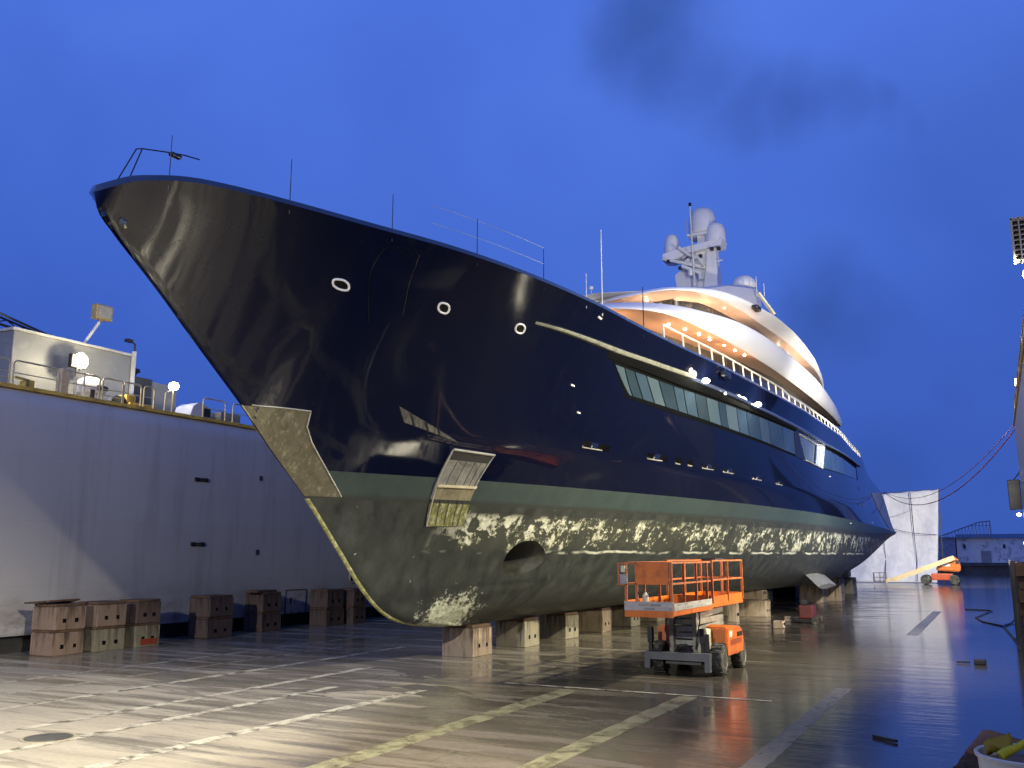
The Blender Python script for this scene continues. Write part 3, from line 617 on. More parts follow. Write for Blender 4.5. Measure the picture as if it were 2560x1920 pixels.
# bottom with the bow thruster opening
BB = [1.1, 1.16, 1.25, 1.4, 1.6, 1.8, 2.0, 2.2, 2.4, 2.6] + frange(2.6, 4.2, 8)[1:] + [4.5, 4.8, 5.1]
ca, cb = 31, 43; i0 = min(range(len(ycols)), key=lambda i: abs(ycols[i] - 26.2)); i1 = min(range(len(ycols)), key=lambda i: abs(ycols[i] - 31.4))
j0, j1 = BB.index(2.6), min(range(len(BB)), key=lambda j: abs(BB[j] - 4.2))
mb = MB(); V = mb.grid(strip(BB, 1), skip=lambda i, j: i0 <= i < i1 and j0 <= j < j1)
loop = [(i, j0) for i in range(i0, i1)] + [(i1, j) for j in range(j0, j1)] + [(i, j1) for i in range(i1, i0, -1)] + [(i0, j) for j in range(j1, j0, -1)]
cy_, cz_, ry_, rz_ = 28.55, 3.36, 1.95, .66
def ell(i, j, k=1.0):
    a = math.atan2((BB[j] - cz_) / rz_, (ycols[i] - cy_) / ry_)
    return cy_ + ry_ * k * math.cos(a), cz_ + rz_ * k * math.sin(a), a
rings = [[V[i][j] for i, j in loop]]
for t in (.35, .7, 1.0):
    rg = []
    for i, j in loop:
        y, zq, a = ell(i, j); rg.append(mb.v(pos(ycols[i] + (y - ycols[i]) * t, BB[j] + (zq - BB[j]) * t)))
    rings.append(rg)
for A, B in zip(rings, rings[1:]):
    for k in range(len(A)): mb.face([A[k], A[(k + 1) % len(A)], B[(k + 1) % len(B)], B[k]])
mb.grid(strip(BB, -1)); mb.grid([[pos(y, 1.1, 1) for y in ycols], [pos(y, 1.1, -1) for y in ycols]])
mb.grid([[pos(103, z, 1) for z in BB], [pos(103, z, -1) for z in BB]])
BOT = m_bottom(); hull_b = mb.build('hull_bottom', BOT, yacht, 'all')
mb = MB(); mouth = [mb.v(pos(*ell(i, j)[:2])) for i, j in loop]; c0 = Vector(pos(27.9, 3.36)); r1_, r2_ = [], []
for i, j in loop:
    a = ell(i, j)[2]; r1_.append(mb.v((c0.x - 1.0, c0.y - .1 + .66 * math.cos(a), c0.z + .62 * math.sin(a)))); r2_.append(mb.v((c0.x - 2.2, c0.y - .1 + .66 * math.cos(a), c0.z + .62 * math.sin(a))))
for A, B in ((mouth, r1_), (r1_, r2_)):
    for k in range(len(A)): mb.face([A[k], A[(k + 1) % len(A)], B[(k + 1) % len(B)], B[k]])
mb.face(r2_); mb.build('thruster_tunnel', paint('tunnel_dark', (.05, .052, .042), .55, 0, .3, (.09, .09, .06), 2), hull_b, 40)

# conforming patches on the port side
def patch(name, q, mat, off=.02, n=(8, 4), parent=None, side=1, depth=None, smooth='all', label=None):
    """q: corners (y,z0) lower-left, lower-right, upper-right, upper-left; follows the hull, proud by off"""
    mb = MB(); nu, nv = n; dp = off + .03 if depth is None else depth
    rows = []
    for i in range(nu + 1):
        u = i / nu; r = []
        for j in range(nv + 1):
            v = j / nv
            y = (q[0][0] * (1 - u) + q[1][0] * u) * (1 - v) + (q[3][0] * (1 - u) + q[2][0] * u) * v
            zq = (q[0][1] * (1 - u) + q[1][1] * u) * (1 - v) + (q[3][1] * (1 - u) + q[2][1] * u) * v
            r.append(pos(y, zq, side, off))
        rows.append(r)
    V = mb.grid(rows); edge = [V[i][0] for i in range(nu + 1)] + [V[nu][j] for j in range(1, nv + 1)] + [V[i][nv] for i in range(nu - 1, -1, -1)] + [V[0][j] for j in range(nv - 1, 0, -1)]
    E = [mb.v(v.co - Vector((side * dp, 0, 0))) for v in edge]
    for k in range(len(edge)): mb.face([edge[k], edge[(k + 1) % len(edge)], E[(k + 1) % len(E)], E[k]])
    return mb.build(name, mat, parent or yacht, 30, label)
def hull_line(pts, off=.03, n=12):
    out = []
    for a, b in zip(pts, pts[1:]):
        for k in range(n): t = k / n; out.append(pos(a[0] + (b[0] - a[0]) * t, a[1] + (b[1] - a[1]) * t, 1, off))
    out.append(pos(*pts[-1], 1, off)); return out
# bulwark cap
for s in (1, -1):
    rows = []
    for y in ycols[:96]:
        a = Vector(pos(y, 12.0, s)); c = (XC - a.x) ; k = min(1, abs(c) / .5); d = math.copysign(min(.16, abs(c) * .5), c)
        rows.append([a, a + Vector((d * .55, .02, .15)), a + Vector((d, .02, .17)), a + Vector((d * 1.6, .02, .0)), Vector(pos(y, 11.3, s)) + Vector((d * .8, .02, 0))])
    mb = MB(); mb.grid(rows); mb.build('bulwark_cap', paint('cap_sky_blue', (.020, .035, .085), .22, 0, .15), yacht, 35)  # lighter blue paints the sky caught on the sloping cap
mb = MB(); rows = [[(pos(y, 11.2, 1)[0] - .04, pos(y, 11.2, 1)[1], pos(y, 11.2, 1)[2]), (pos(y, 11.2, -1)[0] + .04, pos(y, 11.2, -1)[1], pos(y, 11.2, 1)[2])] for y in ycols]
mb.grid(rows); mb.build('main_deck', paint('teak_deck', (.16, .12, .08), .6), yacht)
# stem bar with weed on its lower run, bare stainless stem plate
def stem_strip(za, zb, w, name, mat, n=30, off=.03):
    mb = MB(); rows = []
    for i in range(n + 1):
        zq = za + (zb - za) * i / n; st = STEM(zq); zr = zof(zq, st); h = w * (1 if zq > 1.7 else 1.3)
        rows.append([(XC - h, st + h * 1.9, zr), (XC - h * .8, st - off * .2 + h * .5, zr), (XC, st - off, zr - off * .3), (XC + h * .8, st - off * .2 + h * .5, zr), (XC + h, st + h * 1.9, zr)])
    mb.grid(rows); mb.build(name, mat, yacht, 'all')
m, nt, p = newmat('weedy_stem'); nn = noise(nt, wpos(nt), 5, 6, .7)
L(nt, ramp(nt, nn, [(.3, (.10, .12, .035)), (.5, (.30, .30, .11)), (.68, (.62, .60, .38))]), p.inputs['Base Color']); p.inputs['Roughness'].default_value = .8; L(nt, bump(nt, nn, .5, .03), p.inputs['Normal']); WEED = m
stem_strip(1.14, 5.08, .075, 'stem_bar', WEED)
def m_steel(name, a, b, weed):
    m, nt, p = newmat(name); n = noise(nt, wpos(nt, (1.0, 1.0, .6)), 1.6, 6, .7, dist=1.4); n2 = noise(nt, wpos(nt, (4, 4, .45)), 2.0, 6, .72, dist=.25)
    c = ramp(nt, n, [(.3, a), (.62, b)]); c = mix(nt, ramp(nt, n2, [(.53, 0.0), (.66, weed)]), c, (.46, .44, .30))
    L(nt, c, p.inputs['Base Color']); p.inputs['Metallic'].default_value = .35; L(nt, ramp(nt, n2, [(.3, .32), (.7, .6)]), p.inputs['Roughness'])
    L(nt, bump(nt, n2, .15, .02), p.inputs['Normal']); return m
STL = m_steel('bare_stainless', (.10, .092, .058), (.185, .17, .115), .55)
pt = [(13.005, 7.46), (15.16, 7.35), (14.75, 7.04), (14.72, 6.6), (14.75, 6.0), (14.76, 5.18)]
mb = MB(); rows = []
for k in range(25):
    zq = 5.15 + (7.42 - 5.15) * k / 24
    ymax = itp(zq, [(5.15, 14.78), (6.0, 14.74), (6.6, 14.66), (7.0, 14.74), (7.15, 14.95), (7.42, 15.2)])
    rows.append([pos(13.0 + (ymax - 13.0) * (i / 16) ** 1.6, zq, 1, .02) for i in range(17)])
mb.grid(rows)
mb.grid([[pos(13.0 + 1.2 * (i / 12) ** 1.6, 5.15 + 2.27 * k / 24, -1, .02) for i in range(13)] for k in range(25)])
mb.build('stem_plate', STL, yacht, 'all')
mb = MB(); mb.tube(hull_line([(14.78, 5.16), (14.74, 6.0), (14.66, 6.6), (14.74, 7.0), (15.2, 7.42), (13.4, 7.45)], .03, 6), .018, 5); mb.build('plate_edge', paint('bright_edge', (.55, .55, .48), .4, .4), yacht)
# anchor pocket, recessed look: side walls, steel back plates and bright frame
POCK = m_steel('pocket_steel', (.14, .14, .13), (.34, .34, .32), .5)
m, nt, p = newmat('pocket_weed'); nn = noise(nt, wpos(nt, (4, 4, .6)), 2.2, 6, .75); L(nt, ramp(nt, nn, [(.3, (.05, .055, .02)), (.5, (.18, .18, .06)), (.66, (.5, .5, .28))]), p.inputs['Base Color']); p.inputs['Roughness'].default_value = .85; PWEED = m
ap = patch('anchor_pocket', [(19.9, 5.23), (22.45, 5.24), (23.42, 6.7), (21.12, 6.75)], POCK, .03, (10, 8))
patch('soffit_shade', [(20.95, 6.44), (23.15, 6.42), (23.38, 6.66), (21.12, 6.71)], paint('pocket_dark', (.03, .03, .028), .6), .036, (8, 2), ap)  # flat dark patch painting the shade under the pocket's top
patch('lower_plate', [(19.93, 5.21), (22.41, 5.22), (22.59, 5.57), (20.2, 5.56)], m_steel('pocket_low', (.20, .18, .11), (.34, .31, .2), .5), .045, (8, 2), ap)
patch('ledge', [(20.18, 5.57), (22.57, 5.58), (22.66, 5.66), (20.28, 5.65)], paint('ledge_cream', (.62, .56, .38), .6, 0, .3), .12, (8, 2), ap)
patch('weed_plate', [(19.48, 4.39), (22.05, 4.44), (22.38, 5.1), (19.83, 5.1)], PWEED, .05, (10, 4), ap)
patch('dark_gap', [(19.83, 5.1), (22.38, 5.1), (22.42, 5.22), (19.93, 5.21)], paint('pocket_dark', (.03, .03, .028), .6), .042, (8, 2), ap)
mb = MB(); mb.tube(hull_line([(21.12, 6.76), (23.44, 6.71)], .07, 10), .035, 6); mb.tube(hull_line([(19.45, 4.39), (20.2, 5.59), (21.12, 6.76)], .06, 10), .022, 6); mb.tube(hull_line([(22.59, 5.61), (23.44, 6.71)], .06, 10), .022, 6); mb.build('pocket_frame', paint('bright_edge', (.55, .55, .48), .4, .4), ap)
mb = MB()
for t in (.22, .45, .68, .84):
    mb.tube(hull_line([(19.93 + 2.4 * t, 5.25), (20.95 + 2.2 * t, 6.42)], .035, 6), .010, 4); mb.tube(hull_line([(19.52 + 2.55 * t, 4.45), (19.93 + 2.4 * t, 5.2)], .055, 5), .012, 4)
mb.build('seam', paint('seam_dark', (.08, .075, .07), .6), ap)
# dull grey patch with dark bars above the pocket
pl = patch('grey_patch', [(19.0, 7.42), (21.4, 6.98), (21.3, 7.03), (19.0, 7.86)], m_steel('patch_grey', (.06, .06, .055), (.12, .12, .11), .3), .02, (12, 4))
mb = MB()
for t in (.15, .4, .62): mb.tube(hull_line([(19.05 + 2.3 * t, 7.42 - .42 * t), (19.05 + 2.3 * t, 7.84 - .78 * t)], .03, 4), .02, 4)
mb.build('patch_bar', paint('seam_black', (.01, .01, .012), .5), pl)
# shell door outline near the bow
mb = MB(); mb.tube(hull_line([(18.42, 9.85), (18.62, 11.0), (18.80, 11.62), (18.95, 11.72), (19.55, 11.74), (19.70, 11.66), (19.74, 11.4), (19.66, 10.6), (19.55, 10.2)], .004, 6), .012, 5); mb.build('shell_door_seam', paint('seam_navy', (.002, .003, .008), .3), yacht)
# oval ports with white rims
RIM = paint('port_rim_white', (.86, .86, .84), .3, 0, .03); VOID = paint('port_void', (.004, .004, .005), .15)
def oval(y, zq, ry, rz):
    loop = [(y + ry * math.copysign(abs(math.cos(a)) ** .85, math.cos(a)), zq + rz * math.copysign(abs(math.sin(a)) ** .85, math.sin(a))) for a in [2 * math.pi * k / 30 for k in range(30)]]
    mb = MB(); mb.face([mb.v(pos(u, w, 1, .016)) for u, w in loop]); o = mb.build('porthole', VOID, yacht)
    mb = MB(); pts = [pos(u, w, 1, .02) for u, w in loop + loop[:1]]; mb.tube(pts, .032, 8, cap=False); mb.build('rim', RIM, o, 60)
oval(17.85, 10.61, .19, .115); oval(20.91, 10.64, .19, .12); oval(23.87, 10.67, .19, .125)
# bow eye
mb = MB(); e = Vector(pos(13.3, 11.09, 1, .03)); mb.lathe(e, [(.03, -.05), (.12, -.03), (.13, .03), (.05, .06)], 14, 'x'); mb.build('bow_eye', paint('eye_brass', (.35, .33, .22), .3, .8), yacht)
# rectangular hull ports, dark recess with bright lower sill
SILL = paint('sill_steel', (.50, .48, .40), .35, .5)
PT = [(28.75, 30.6, 7.38, 7.62, 1), (32.85, 34.24, 7.36, 7.62, 1), (34.85, 35.4, 7.33, 7.61, 0), (35.8, 36.35, 7.33, 7.58, 0), (37.0, 38.38, 7.31, 7.55, 1), (38.95, 40.35, 7.29, 7.53, 1), (42.2, 43.7, 7.2, 7.45, 1), (45.45, 46.8, 7.16, 7.41, 1)]
for a, b, z0, z1, dbl in PT:
    o = patch('hull_port', [(a + .1, z0), (b + .05, z0), (b, z1), (a, z1)], VOID, .012, (6, 2))
    mb = MB(); mb.tube(hull_line([(a + .1, z0 + .06), (a + .1, z0), (b - .2 * (b - a), z0)], .025, 5), .022, 5)
    if dbl: m_ = (a + b) / 2; mb.tube(hull_line([(m_ - .2, z0 + .12), (m_ - .2, z0)], .025, 3), .02, 5)
    mb.build('sill', SILL, o)
    if dbl: patch('mullion', [(a + .36 * (b - a), z0), (a + .64 * (b - a), z0), (a + .62 * (b - a), z1), (a + .34 * (b - a), z1)], NAVY2, .02, (2, 2), o)
# window band: black surround with the overhang's shade in its colour, glass panes between mullions, belt overhang above
REC = paint('recess_black_shade', (.003, .0035, .004), .7); REC.node_tree.nodes['Principled BSDF'].inputs['Specular IOR Level'].default_value = .04
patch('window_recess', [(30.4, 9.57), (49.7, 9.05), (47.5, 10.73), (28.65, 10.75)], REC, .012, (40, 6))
def m_glass(name, a, b):
    m, nt, p = newmat(name); n = noise(nt, wpos(nt, (.35, .35, .5)), 1.0, 3)
    L(nt, ramp(nt, n, [(.35, a), (.65, b)]), p.inputs['Base Color']); p.inputs['Roughness'].default_value = .04; p.inputs['Specular IOR Level'].default_value = .75; return m
GL = [m_glass('tinted_glass', (.028, .052, .080), (.045, .075, .11)), m_glass('curtained_glass', (.05, .080, .105), (.075, .11, .135)), m_glass('dark_glass', (.018, .034, .050), (.03, .05, .07))]
ML = [28.9, 29.52, 30.15, 30.85, 31.6, 32.55, 33.3, 34.27, 35.3, 36.48, 37.25, 38.5, 39.67, 41.3, 42.67, 44.95, 47.1]
def zb_(y): return 9.64 - (y - 31.5) * (.55 / 18.3) if y > 31.5 else 9.64
gi = [1, 2, 0, 1, 2, 0, 0, 2, 1, 2, 1, 0, 2, 0, 2, 2]
for k, (a, b) in enumerate(zip(ML, ML[1:])):
    sh = 1.1 if a > 29 else 1.5; sh2 = 1.1
    patch('window_pane', [(a + sh + .05, zb_(a) + .04), (b + sh2 - .03, zb_(b) + .04), (b - .03, 10.56), (a + .05, 10.56)], GL[gi[k]], .03, (3, 5))
patch('end_pillar', [(48.1, 9.1), (49.9, 9.04), (47.75, 10.74), (47.15, 10.56)], paint('pillar_black', (.008, .009, .012), .3), .045, (4, 5))
# side opening with glass screen and pale post
patch('side_opening', [(50.2, 9.09), (54.5, 8.92), (55.2, 10.64), (48.2, 10.62)], m_glass('opening_glass', (.06, .085, .12), (.10, .13, .17)), .02, (8, 5))
patch('screen_post', [(52.5, 9.0), (54.7, 8.93), (55.25, 10.67), (52.65, 10.42)], paint('pale_blue_panel', (.40, .46, .56), .25, .2), .05, (4, 5))
patch('screen_gap', [(52.1, 9.0), (52.5, 9.0), (52.65, 10.44), (52.3, 10.42)], paint('pillar_black', (.008, .009, .012), .3), .055, (2, 5))
mb = MB(); mb.tube(hull_line([(48.25, 10.50), (52.4, 10.34), (55.1, 10.60)], .07, 8), .03, 6); mb.tube(hull_line([(50.2, 9.06), (54.5, 8.92)], .06, 8), .03, 6); mb.build('screen_frame', SILL, yacht)
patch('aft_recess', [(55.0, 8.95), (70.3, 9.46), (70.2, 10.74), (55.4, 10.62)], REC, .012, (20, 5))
AF = [55.2, 57.6, 60.0, 62.2, 64.2, 66.2, 68.0, 69.6]
for a, b in zip(AF, AF[1:]): patch('aft_window_pane', [(a - .2, 9.0 + (a - 55) * .029), (b - .25, 9.0 + (b - 55) * .029), (b - .1, 10.40), (a, 10.36)], GL[2], .03, (4, 4))
# belt: grey rubbing strake forward, navy moulding aft, both standing proud and throwing shade on the glass
def belt(name, ya, yb, z0, z1, out, mat, n):
    rows = []
    for i in range(n + 1):
        y = ya + (yb - ya) * i / n; k = min(1, i / n * 8 + .05) * out; zlo, zhi = z0(y), z1(y)
        rows.append([pos(y, zlo, 1, -.02), pos(y, zlo, 1, k * .9), pos(y, zlo + (zhi - zlo) * .35, 1, k), pos(y, zhi, 1, k * .8), pos(y, zhi + .03, 1, -.02)])
    mb = MB(); V = mb.grid(rows); mb.face(V[0]); mb.face(V[-1][::-1]); return mb.build(name, mat, yacht, 35)
belt('rubbing_strake', 24.4, 33.4, lambda y: itp(y, [(24.4, 10.92), (28.6, 10.91), (33.5, 11.08)]), lambda y: itp(y, [(24.4, 10.99), (28.6, 11.06), (33.5, 11.25)]), .14, paint('strake_grey', (.17, .18, .14), .5, 0, .3, (.06, .06, .05), 2), 40)
belt('belt_moulding', 33.4, 71.5, lambda y: itp(y, [(33, 11.05), (40, 10.87), (47, 10.76), (55, 10.54), (70, 10.73)]), lambda y: itp(y, [(33, 11.2), (40, 11.02), (47, 10.91), (55, 10.70), (70, 10.88)]), .22, m_navy('belt_navy', (.05, .065, .12)), 60)
belt('overhang_soffit', 28.3, 47.4, lambda y: itp(y, [(28, 10.68), (47, 10.63)]), lambda y: itp(y, [(28, 10.90), (33, 11.04), (40, 10.85), (47.2, 10.74)]), .10, REC, 40)  # black strip with the shade under the belt put into its colour
# lit deck lamps on the belt
DL = emit('deck_lamp_glow', (1, .93, .72), 40)
for y, zq in ((34.0, 11.06), (39.9, 10.97)):
    c = Vector(pos(y, zq, 1, .36)); mb = MB(); mb.lathe(c, [(.02, -.10), (.10, -.07), (.15, 0), (.10, .08), (.02, .10)], 14); mb.build('deck_lamp', DL, yacht, True)
    point('deck_lamp_light', c + Vector((.25, 0, -.1)), 60, (1, .9, .7), .08)
mb = MB(); c = Vector(pos(36.3, 10.9, 1, .27)); mb.lathe(c, [(.02, -.05), (.06, 0), (.02, .06)], 10); mb.build('deck_lamp', emit('deck_lamp_dim', (1, .95, .85), 5), yacht, True)
# dark forward bulwark wing that ends in a vertical step
# small fittings on the shell
FT = paint('fitting_white', (.7, .7, .68), .3, .2)
for y, zq, w in ((26.8, 11.72, .22), (27.0, 9.47, .2), (27.8, 8.6, .2), (57.0, 8.58, .25), (65.4, 5.62, .6), (78.0, 6.1, .7)):
    patch('shell_light', [(y, zq - .03), (y + w, zq - .05), (y + w, zq), (y, zq + .03)], FT, .03, (2, 2))
for y, zq, w in ((70.1, 8.78, .6), (68.8, 7.34, .6), (71.9, 7.39, .6)): patch('fairlead', [(y, zq - .14), (y + w, zq - .14), (y + w, zq + .14), (y, zq + .14)], VOID, .02, (2, 2))
mb = MB(); c = Vector(pos(35.9, 11.75, 1, .08)); mb.box(c.x - .1, c.x + .14, c.y - .55, c.y + .35, c.z - .16, c.z + .10, .05); mb.build('shell_vent', paint('vent_navy', (.004, .006, .016), .3), yacht)
# stern quarter panel
m_q = paint('primer_grey', (.38, .38, .38), .5, 0, .08)
patch('stern_panel', [(93.2, 5.6), (102.7, 5.6), (102.7, 12.0), (83, 9.9)], m_q, .03, (8, 8))
# rail along the blue bulwark
RWH = paint('rail_white', (.72, .70, .60), .35, .2)
ry = [30.9 + 1.25 * i for i in range(39)]
RP = []
for k, y in enumerate(ry):
    b = Vector(pos(y, 12, 1)); b.x -= .10; hgt = .62 if y < 45 else .52; tp = b + Vector((-.05, 0, hgt)); RP.append(tp)
    MB().bar(b - Vector((0, 0, .05)), tp, .05, .05).build('rail_post', RWH, yacht)
MB().tube(RP, .04, 8).build('handrail', RWH, yacht)
WIND = paint('wind_panel', (.60, .62, .64), .3, .1)
mb = MB()
for k in range(11, 38):
    a, b = RP[k], RP[k + 1]; w = Vector((0, 0, -.42))
    mb.face([mb.v(a), mb.v(b), mb.v(b + w * .18), mb.v(a + w * .18)]); mb.face([mb.v(a + w), mb.v(b + w), mb.v(b + w * .72), mb.v(a + w * .72)])
    d = (b - a) * .22; mb.face([mb.v(a), mb.v(a + d), mb.v(a + d + w), mb.v(a + w)])
mb.build('rail_panel', WIND, yacht)
# jackstaff frame, antennas and stanchions on the fore deck
STF = paint('dark_stainless', (.05, .05, .06), .3, .7)
b0 = Vector((XC + .05, 13.45, 11.95)); mb = MB()
mb.tube([(XC - .02, 13.5, 11.9), (XC + .02, 13.95, 12.9)], .018, 6); mb.tube([(XC + .25, 13.6, 11.9), (XC + .16, 14.0, 12.9)], .018, 6)
mb.tube([(XC + .02, 13.95, 12.9), (XC + .16, 14.0, 12.9), (XC + .45, 14.5, 12.95), (XC + .62, 14.85, 12.98), (XC + .75, 15.2, 12.98)], .016, 6); mb.box(XC + .46, XC + .60, 14.5, 14.8, 12.86, 12.95, .02); mb.build('jackstaff', STF, yacht)
def mast_at(y, h, name='stanchion', r=.014, mat=STF):
    b = Vector(pos(y, 12, 1)); b.x -= .12; MB().tube([b - Vector((0, 0, .2)), b + Vector((0, 0, h))], r, 6, r1=r * .7).build(name, mat, yacht); return b
def ysolve(px):
    # y parameter whose deck edge stands over the given column of the photo (measured once, kept as numbers)
    return px
for y, h in ((13.95, 1.12), (16.35, 1.22), (18.85, 1.10), (21.3, 1.18), (23.9, 1.10)): mast_at(y, h)
mb = MB(); ps = []
for h in (1.12, .62):
    pts = []
    for y in (19.9, 20.6, 21.3, 22.2, 23.0, 23.9): b = Vector(pos(y, 12, 1)); pts.append((b.x - .12, b.y, b.z + h))
    mb.tube(pts, .008, 5)
mb.build('life_line', paint('wire_pale', (.35, .42, .6), .4, .2), yacht)
mast_at(26.0, .95, 'whip_antenna', .012, RWH); mast_at(26.9, 2.7, 'whip_antenna', .02, RWH); mast_at(29.6, 1.6, 'stanchion', .02)

# ------------------------------------------------------------------ superstructure: two sweeping white bands with lit soffits
WH = paint('superstructure_white', (.74, .74, .73), .40, 0, .012, dscale=.3)
def resamp(P, n):
    P = [Vector(p) for p in P]; d = [0]
    for a, b in zip(P, P[1:]): d.append(d[-1] + (b - a).length)
    f = [mono([(d[i], P[i][k]) for i in range(len(P))]) for k in range(3)]
    return [Vector((f[0](d[-1] * i / n), f[1](d[-1] * i / n), f[2](d[-1] * i / n))) for i in range(n + 1)]
LT = [(0, 34.75, 13.98), (1.8, 34.9, 13.99), (3.3, 35.29, 14.0), (4.01, 35.55, 14.01), (4.87, 36.15, 14.04), (5.83, 37.28, 14.07), (6.56, 38.98, 14.12), (7.1, 40.6, 14.16), (7.45, 42.3, 14.21), (7.8, 45.8, 14.27), (7.98, 50.62, 14.33), (8.02, 58.16, 14.39), (7.75, 65.01, 14.46), (7.33, 71.96, 14.5), (6.75, 78.6, 14.4)]
LB = [(0, 30.6, 12.7), (2.0, 30.8, 12.71), (3.7, 31.2, 12.73), (5.05, 31.95, 12.75), (5.69, 32.5, 12.77), (6.38, 33.64, 12.81), (6.73, 35.23, 12.86), (6.95, 37.42, 12.91), (7.07, 39.18, 12.98), (7.25, 42.09, 13.05), (7.38, 45.3, 13.13), (7.52, 50.2, 13.21), (7.56, 55.97, 13.3), (7.51, 61.01, 13.4), (7.4, 67.52, 13.5), (7.2, 73.0, 13.55), (6.7, 78.9, 13.9)]
UT = [(0, 43.5, 16.6), (1.25, 42.9, 16.58), (2.53, 42.5, 16.53), (3.82, 42.3, 16.48), (4.83, 42.55, 16.41), (5.97, 43.29, 16.33), (6.55, 44.21, 16.25), (7.3, 46.7, 16.15), (7.8, 49.74, 16.06), (8.02, 54.01, 15.95), (7.93, 59.31, 15.84), (7.55, 63.97, 15.72), (6.73, 70.48, 15.5)]
UB = [(0, 42.5, 16.1), (1.2, 41.95, 16.1), (2.4, 41.6, 16.08), (4.08, 41.32, 16.04), (5.05, 41.7, 15.99), (5.67, 42.37, 15.92), (6.1, 43.26, 15.85), (6.59, 45.36, 15.78), (6.95, 48.33, 15.69), (7.42, 53.2, 15.6), (7.6, 56.52, 15.51), (7.65, 60.7, 15.41), (7.4, 65.35, 15.3), (6.6, 70.6, 15.15)]
N_ = 70
def sy(p, s): return Vector((XC + s * p.x, p.y, p.z))
def deck_band(T, B, nm, z_in, inset, wall_z, soff, wallm, roofz, taper):
    T = resamp(T, N_); B = resamp(B, N_)
    I = []
    for i, p in enumerate(B):
        a, b = B[max(0, i - 1)], B[min(N_, i + 1)]; t = (b - a); n = Vector((-t.y, t.x, 0)).normalized()   # inward (toward the centre line)
        k = inset * itp(p.y, taper) * min(1, (N_ - i) / 10 + .15); q = p + n * k; q.x = max(q.x, 0); q.z = p.z + z_in; I.append(q)
    mb = MB()
    for s in (1, -1):
        rows = []
        for t, b in zip(T, B):
            m1 = b.lerp(t, .5); out = Vector((b.y * 0, 0, 0)); n = Vector((t.x - 0, 0, 0))
            bulge = .10
            rows.append([sy(b + Vector((-.02, .02, -.0)), s), sy(b.lerp(t, .06) + Vector((.05, -.05, 0)), s), sy(b.lerp(t, .3) + Vector((bulge, -.08, 0)), s), sy(b.lerp(t, .65) + Vector((bulge, -.08, 0)), s), sy(b.lerp(t, .95) + Vector((.02, -.03, 0)), s), sy(t, s), sy(t + Vector((-.22 if t.x > .3 else 0, .15, -.02)), s)])
        mb.grid(rows)
    band_o = mb.build(nm + '_band', WH, yacht, 'all')
    mb = MB()
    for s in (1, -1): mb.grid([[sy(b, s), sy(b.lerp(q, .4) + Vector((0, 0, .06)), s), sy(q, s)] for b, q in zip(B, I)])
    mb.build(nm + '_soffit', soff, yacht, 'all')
    mb = MB()
    for s in (1, -1): mb.grid([[sy(q, s), sy(Vector((max(q.x - .1, 0), q.y + .3, wall_z)), s)] for q in I])
    wall = mb.build(nm + '_house_wall', wallm, yacht, 'all')
    mb = MB(); mb.grid([[sy(t + Vector((-.2 if t.x > .3 else 0, .15, -.05)), 1), Vector((XC, t.y + .2, roofz)), sy(t + Vector((-.2 if t.x > .3 else 0, .15, -.05)), -1)] for t in T]); mb.build(nm + '_roof', paint('roof_grey', (.42, .42, .46), .5, 0, .05), yacht, 'all')
    # closing face at the aft end
    mb = MB(); e = [sy(T[-1], 1), sy(B[-1], 1), sy(B[-1], -1), sy(T[-1], -1)]; mb.face([mb.v(p) for p in e]); mb.build(nm + '_end', paint('end_brown', (.25, .20, .16), .4), yacht)
    return T, B, I
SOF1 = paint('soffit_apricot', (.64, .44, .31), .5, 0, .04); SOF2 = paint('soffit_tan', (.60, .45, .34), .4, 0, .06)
m, nt, p = newmat('house_glass'); wv = nt.nodes.new('ShaderNodeTexBrick'); wv.inputs['Brick Width'].default_value = 1.9; wv.inputs['Row Height'].default_value = 40; wv.inputs['Mortar Size'].default_value = .06; wv.inputs['Scale'].default_value = 1; wv.offset = 0
cx_ = nt.nodes.new('ShaderNodeCombineXYZ'); ss = sep(nt, wpos(nt)); L(nt, math_(nt, 'ADD', ss[1], math_(nt, 'MULTIPLY', ss[0], .6)), cx_.inputs[0]); L(nt, ss[2], cx_.inputs[1]); L(nt, cx_.outputs[0], wv.inputs['Vector'])
wv.inputs['Color1'].default_value = (.03, .035, .035, 1); wv.inputs['Color2'].default_value = (.06, .06, .052, 1); wv.inputs['Mortar'].default_value = (.10, .08, .06, 1)
L(nt, wv.outputs['Color'], p.inputs['Base Color']); p.inputs['Roughness'].default_value = .12; HGL = m
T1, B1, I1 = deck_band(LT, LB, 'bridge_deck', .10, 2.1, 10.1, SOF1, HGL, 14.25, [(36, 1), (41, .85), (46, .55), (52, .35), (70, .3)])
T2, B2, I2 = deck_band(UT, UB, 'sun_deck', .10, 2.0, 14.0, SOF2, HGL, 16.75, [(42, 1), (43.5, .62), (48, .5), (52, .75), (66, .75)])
# downlights set in the soffits, each with its own small light
DN = emit('downlight_glow', (1, .90, .74), 22)
def down(B, I, fr, k, pw, light=True, col=(1, .58, .32)):
    i = fr * N_; j = min(int(i), N_ - 1); u = i - j
    p = B[j].lerp(B[j + 1], u).lerp(I[j].lerp(I[j + 1], u), k); p = sy(p, 1); p.z += .06 * min(1, k / .4) - .03
    mb = MB(); mb.lathe(p, [(.01, -.05), (.09, -.04), (.11, .0), (.09, .02)], 12); mb.build('downlight', DN, yacht, True)
    if light: point('downlight_lamp', p + Vector((0, 0, -.35)), pw, col, .08)
def down_at(hb, y, z, pw, col=(1, .56, .30)):
    p = Vector((XC + hb, y, z)); mb = MB(); mb.lathe(p, [(.01, -.03), (.05, -.025), (.065, .0), (.05, .02)], 12); mb.build('downlight', DN, yacht, True)
    point('downlight_lamp', p + Vector((.0, 0, -1.0)), pw, col, .15)
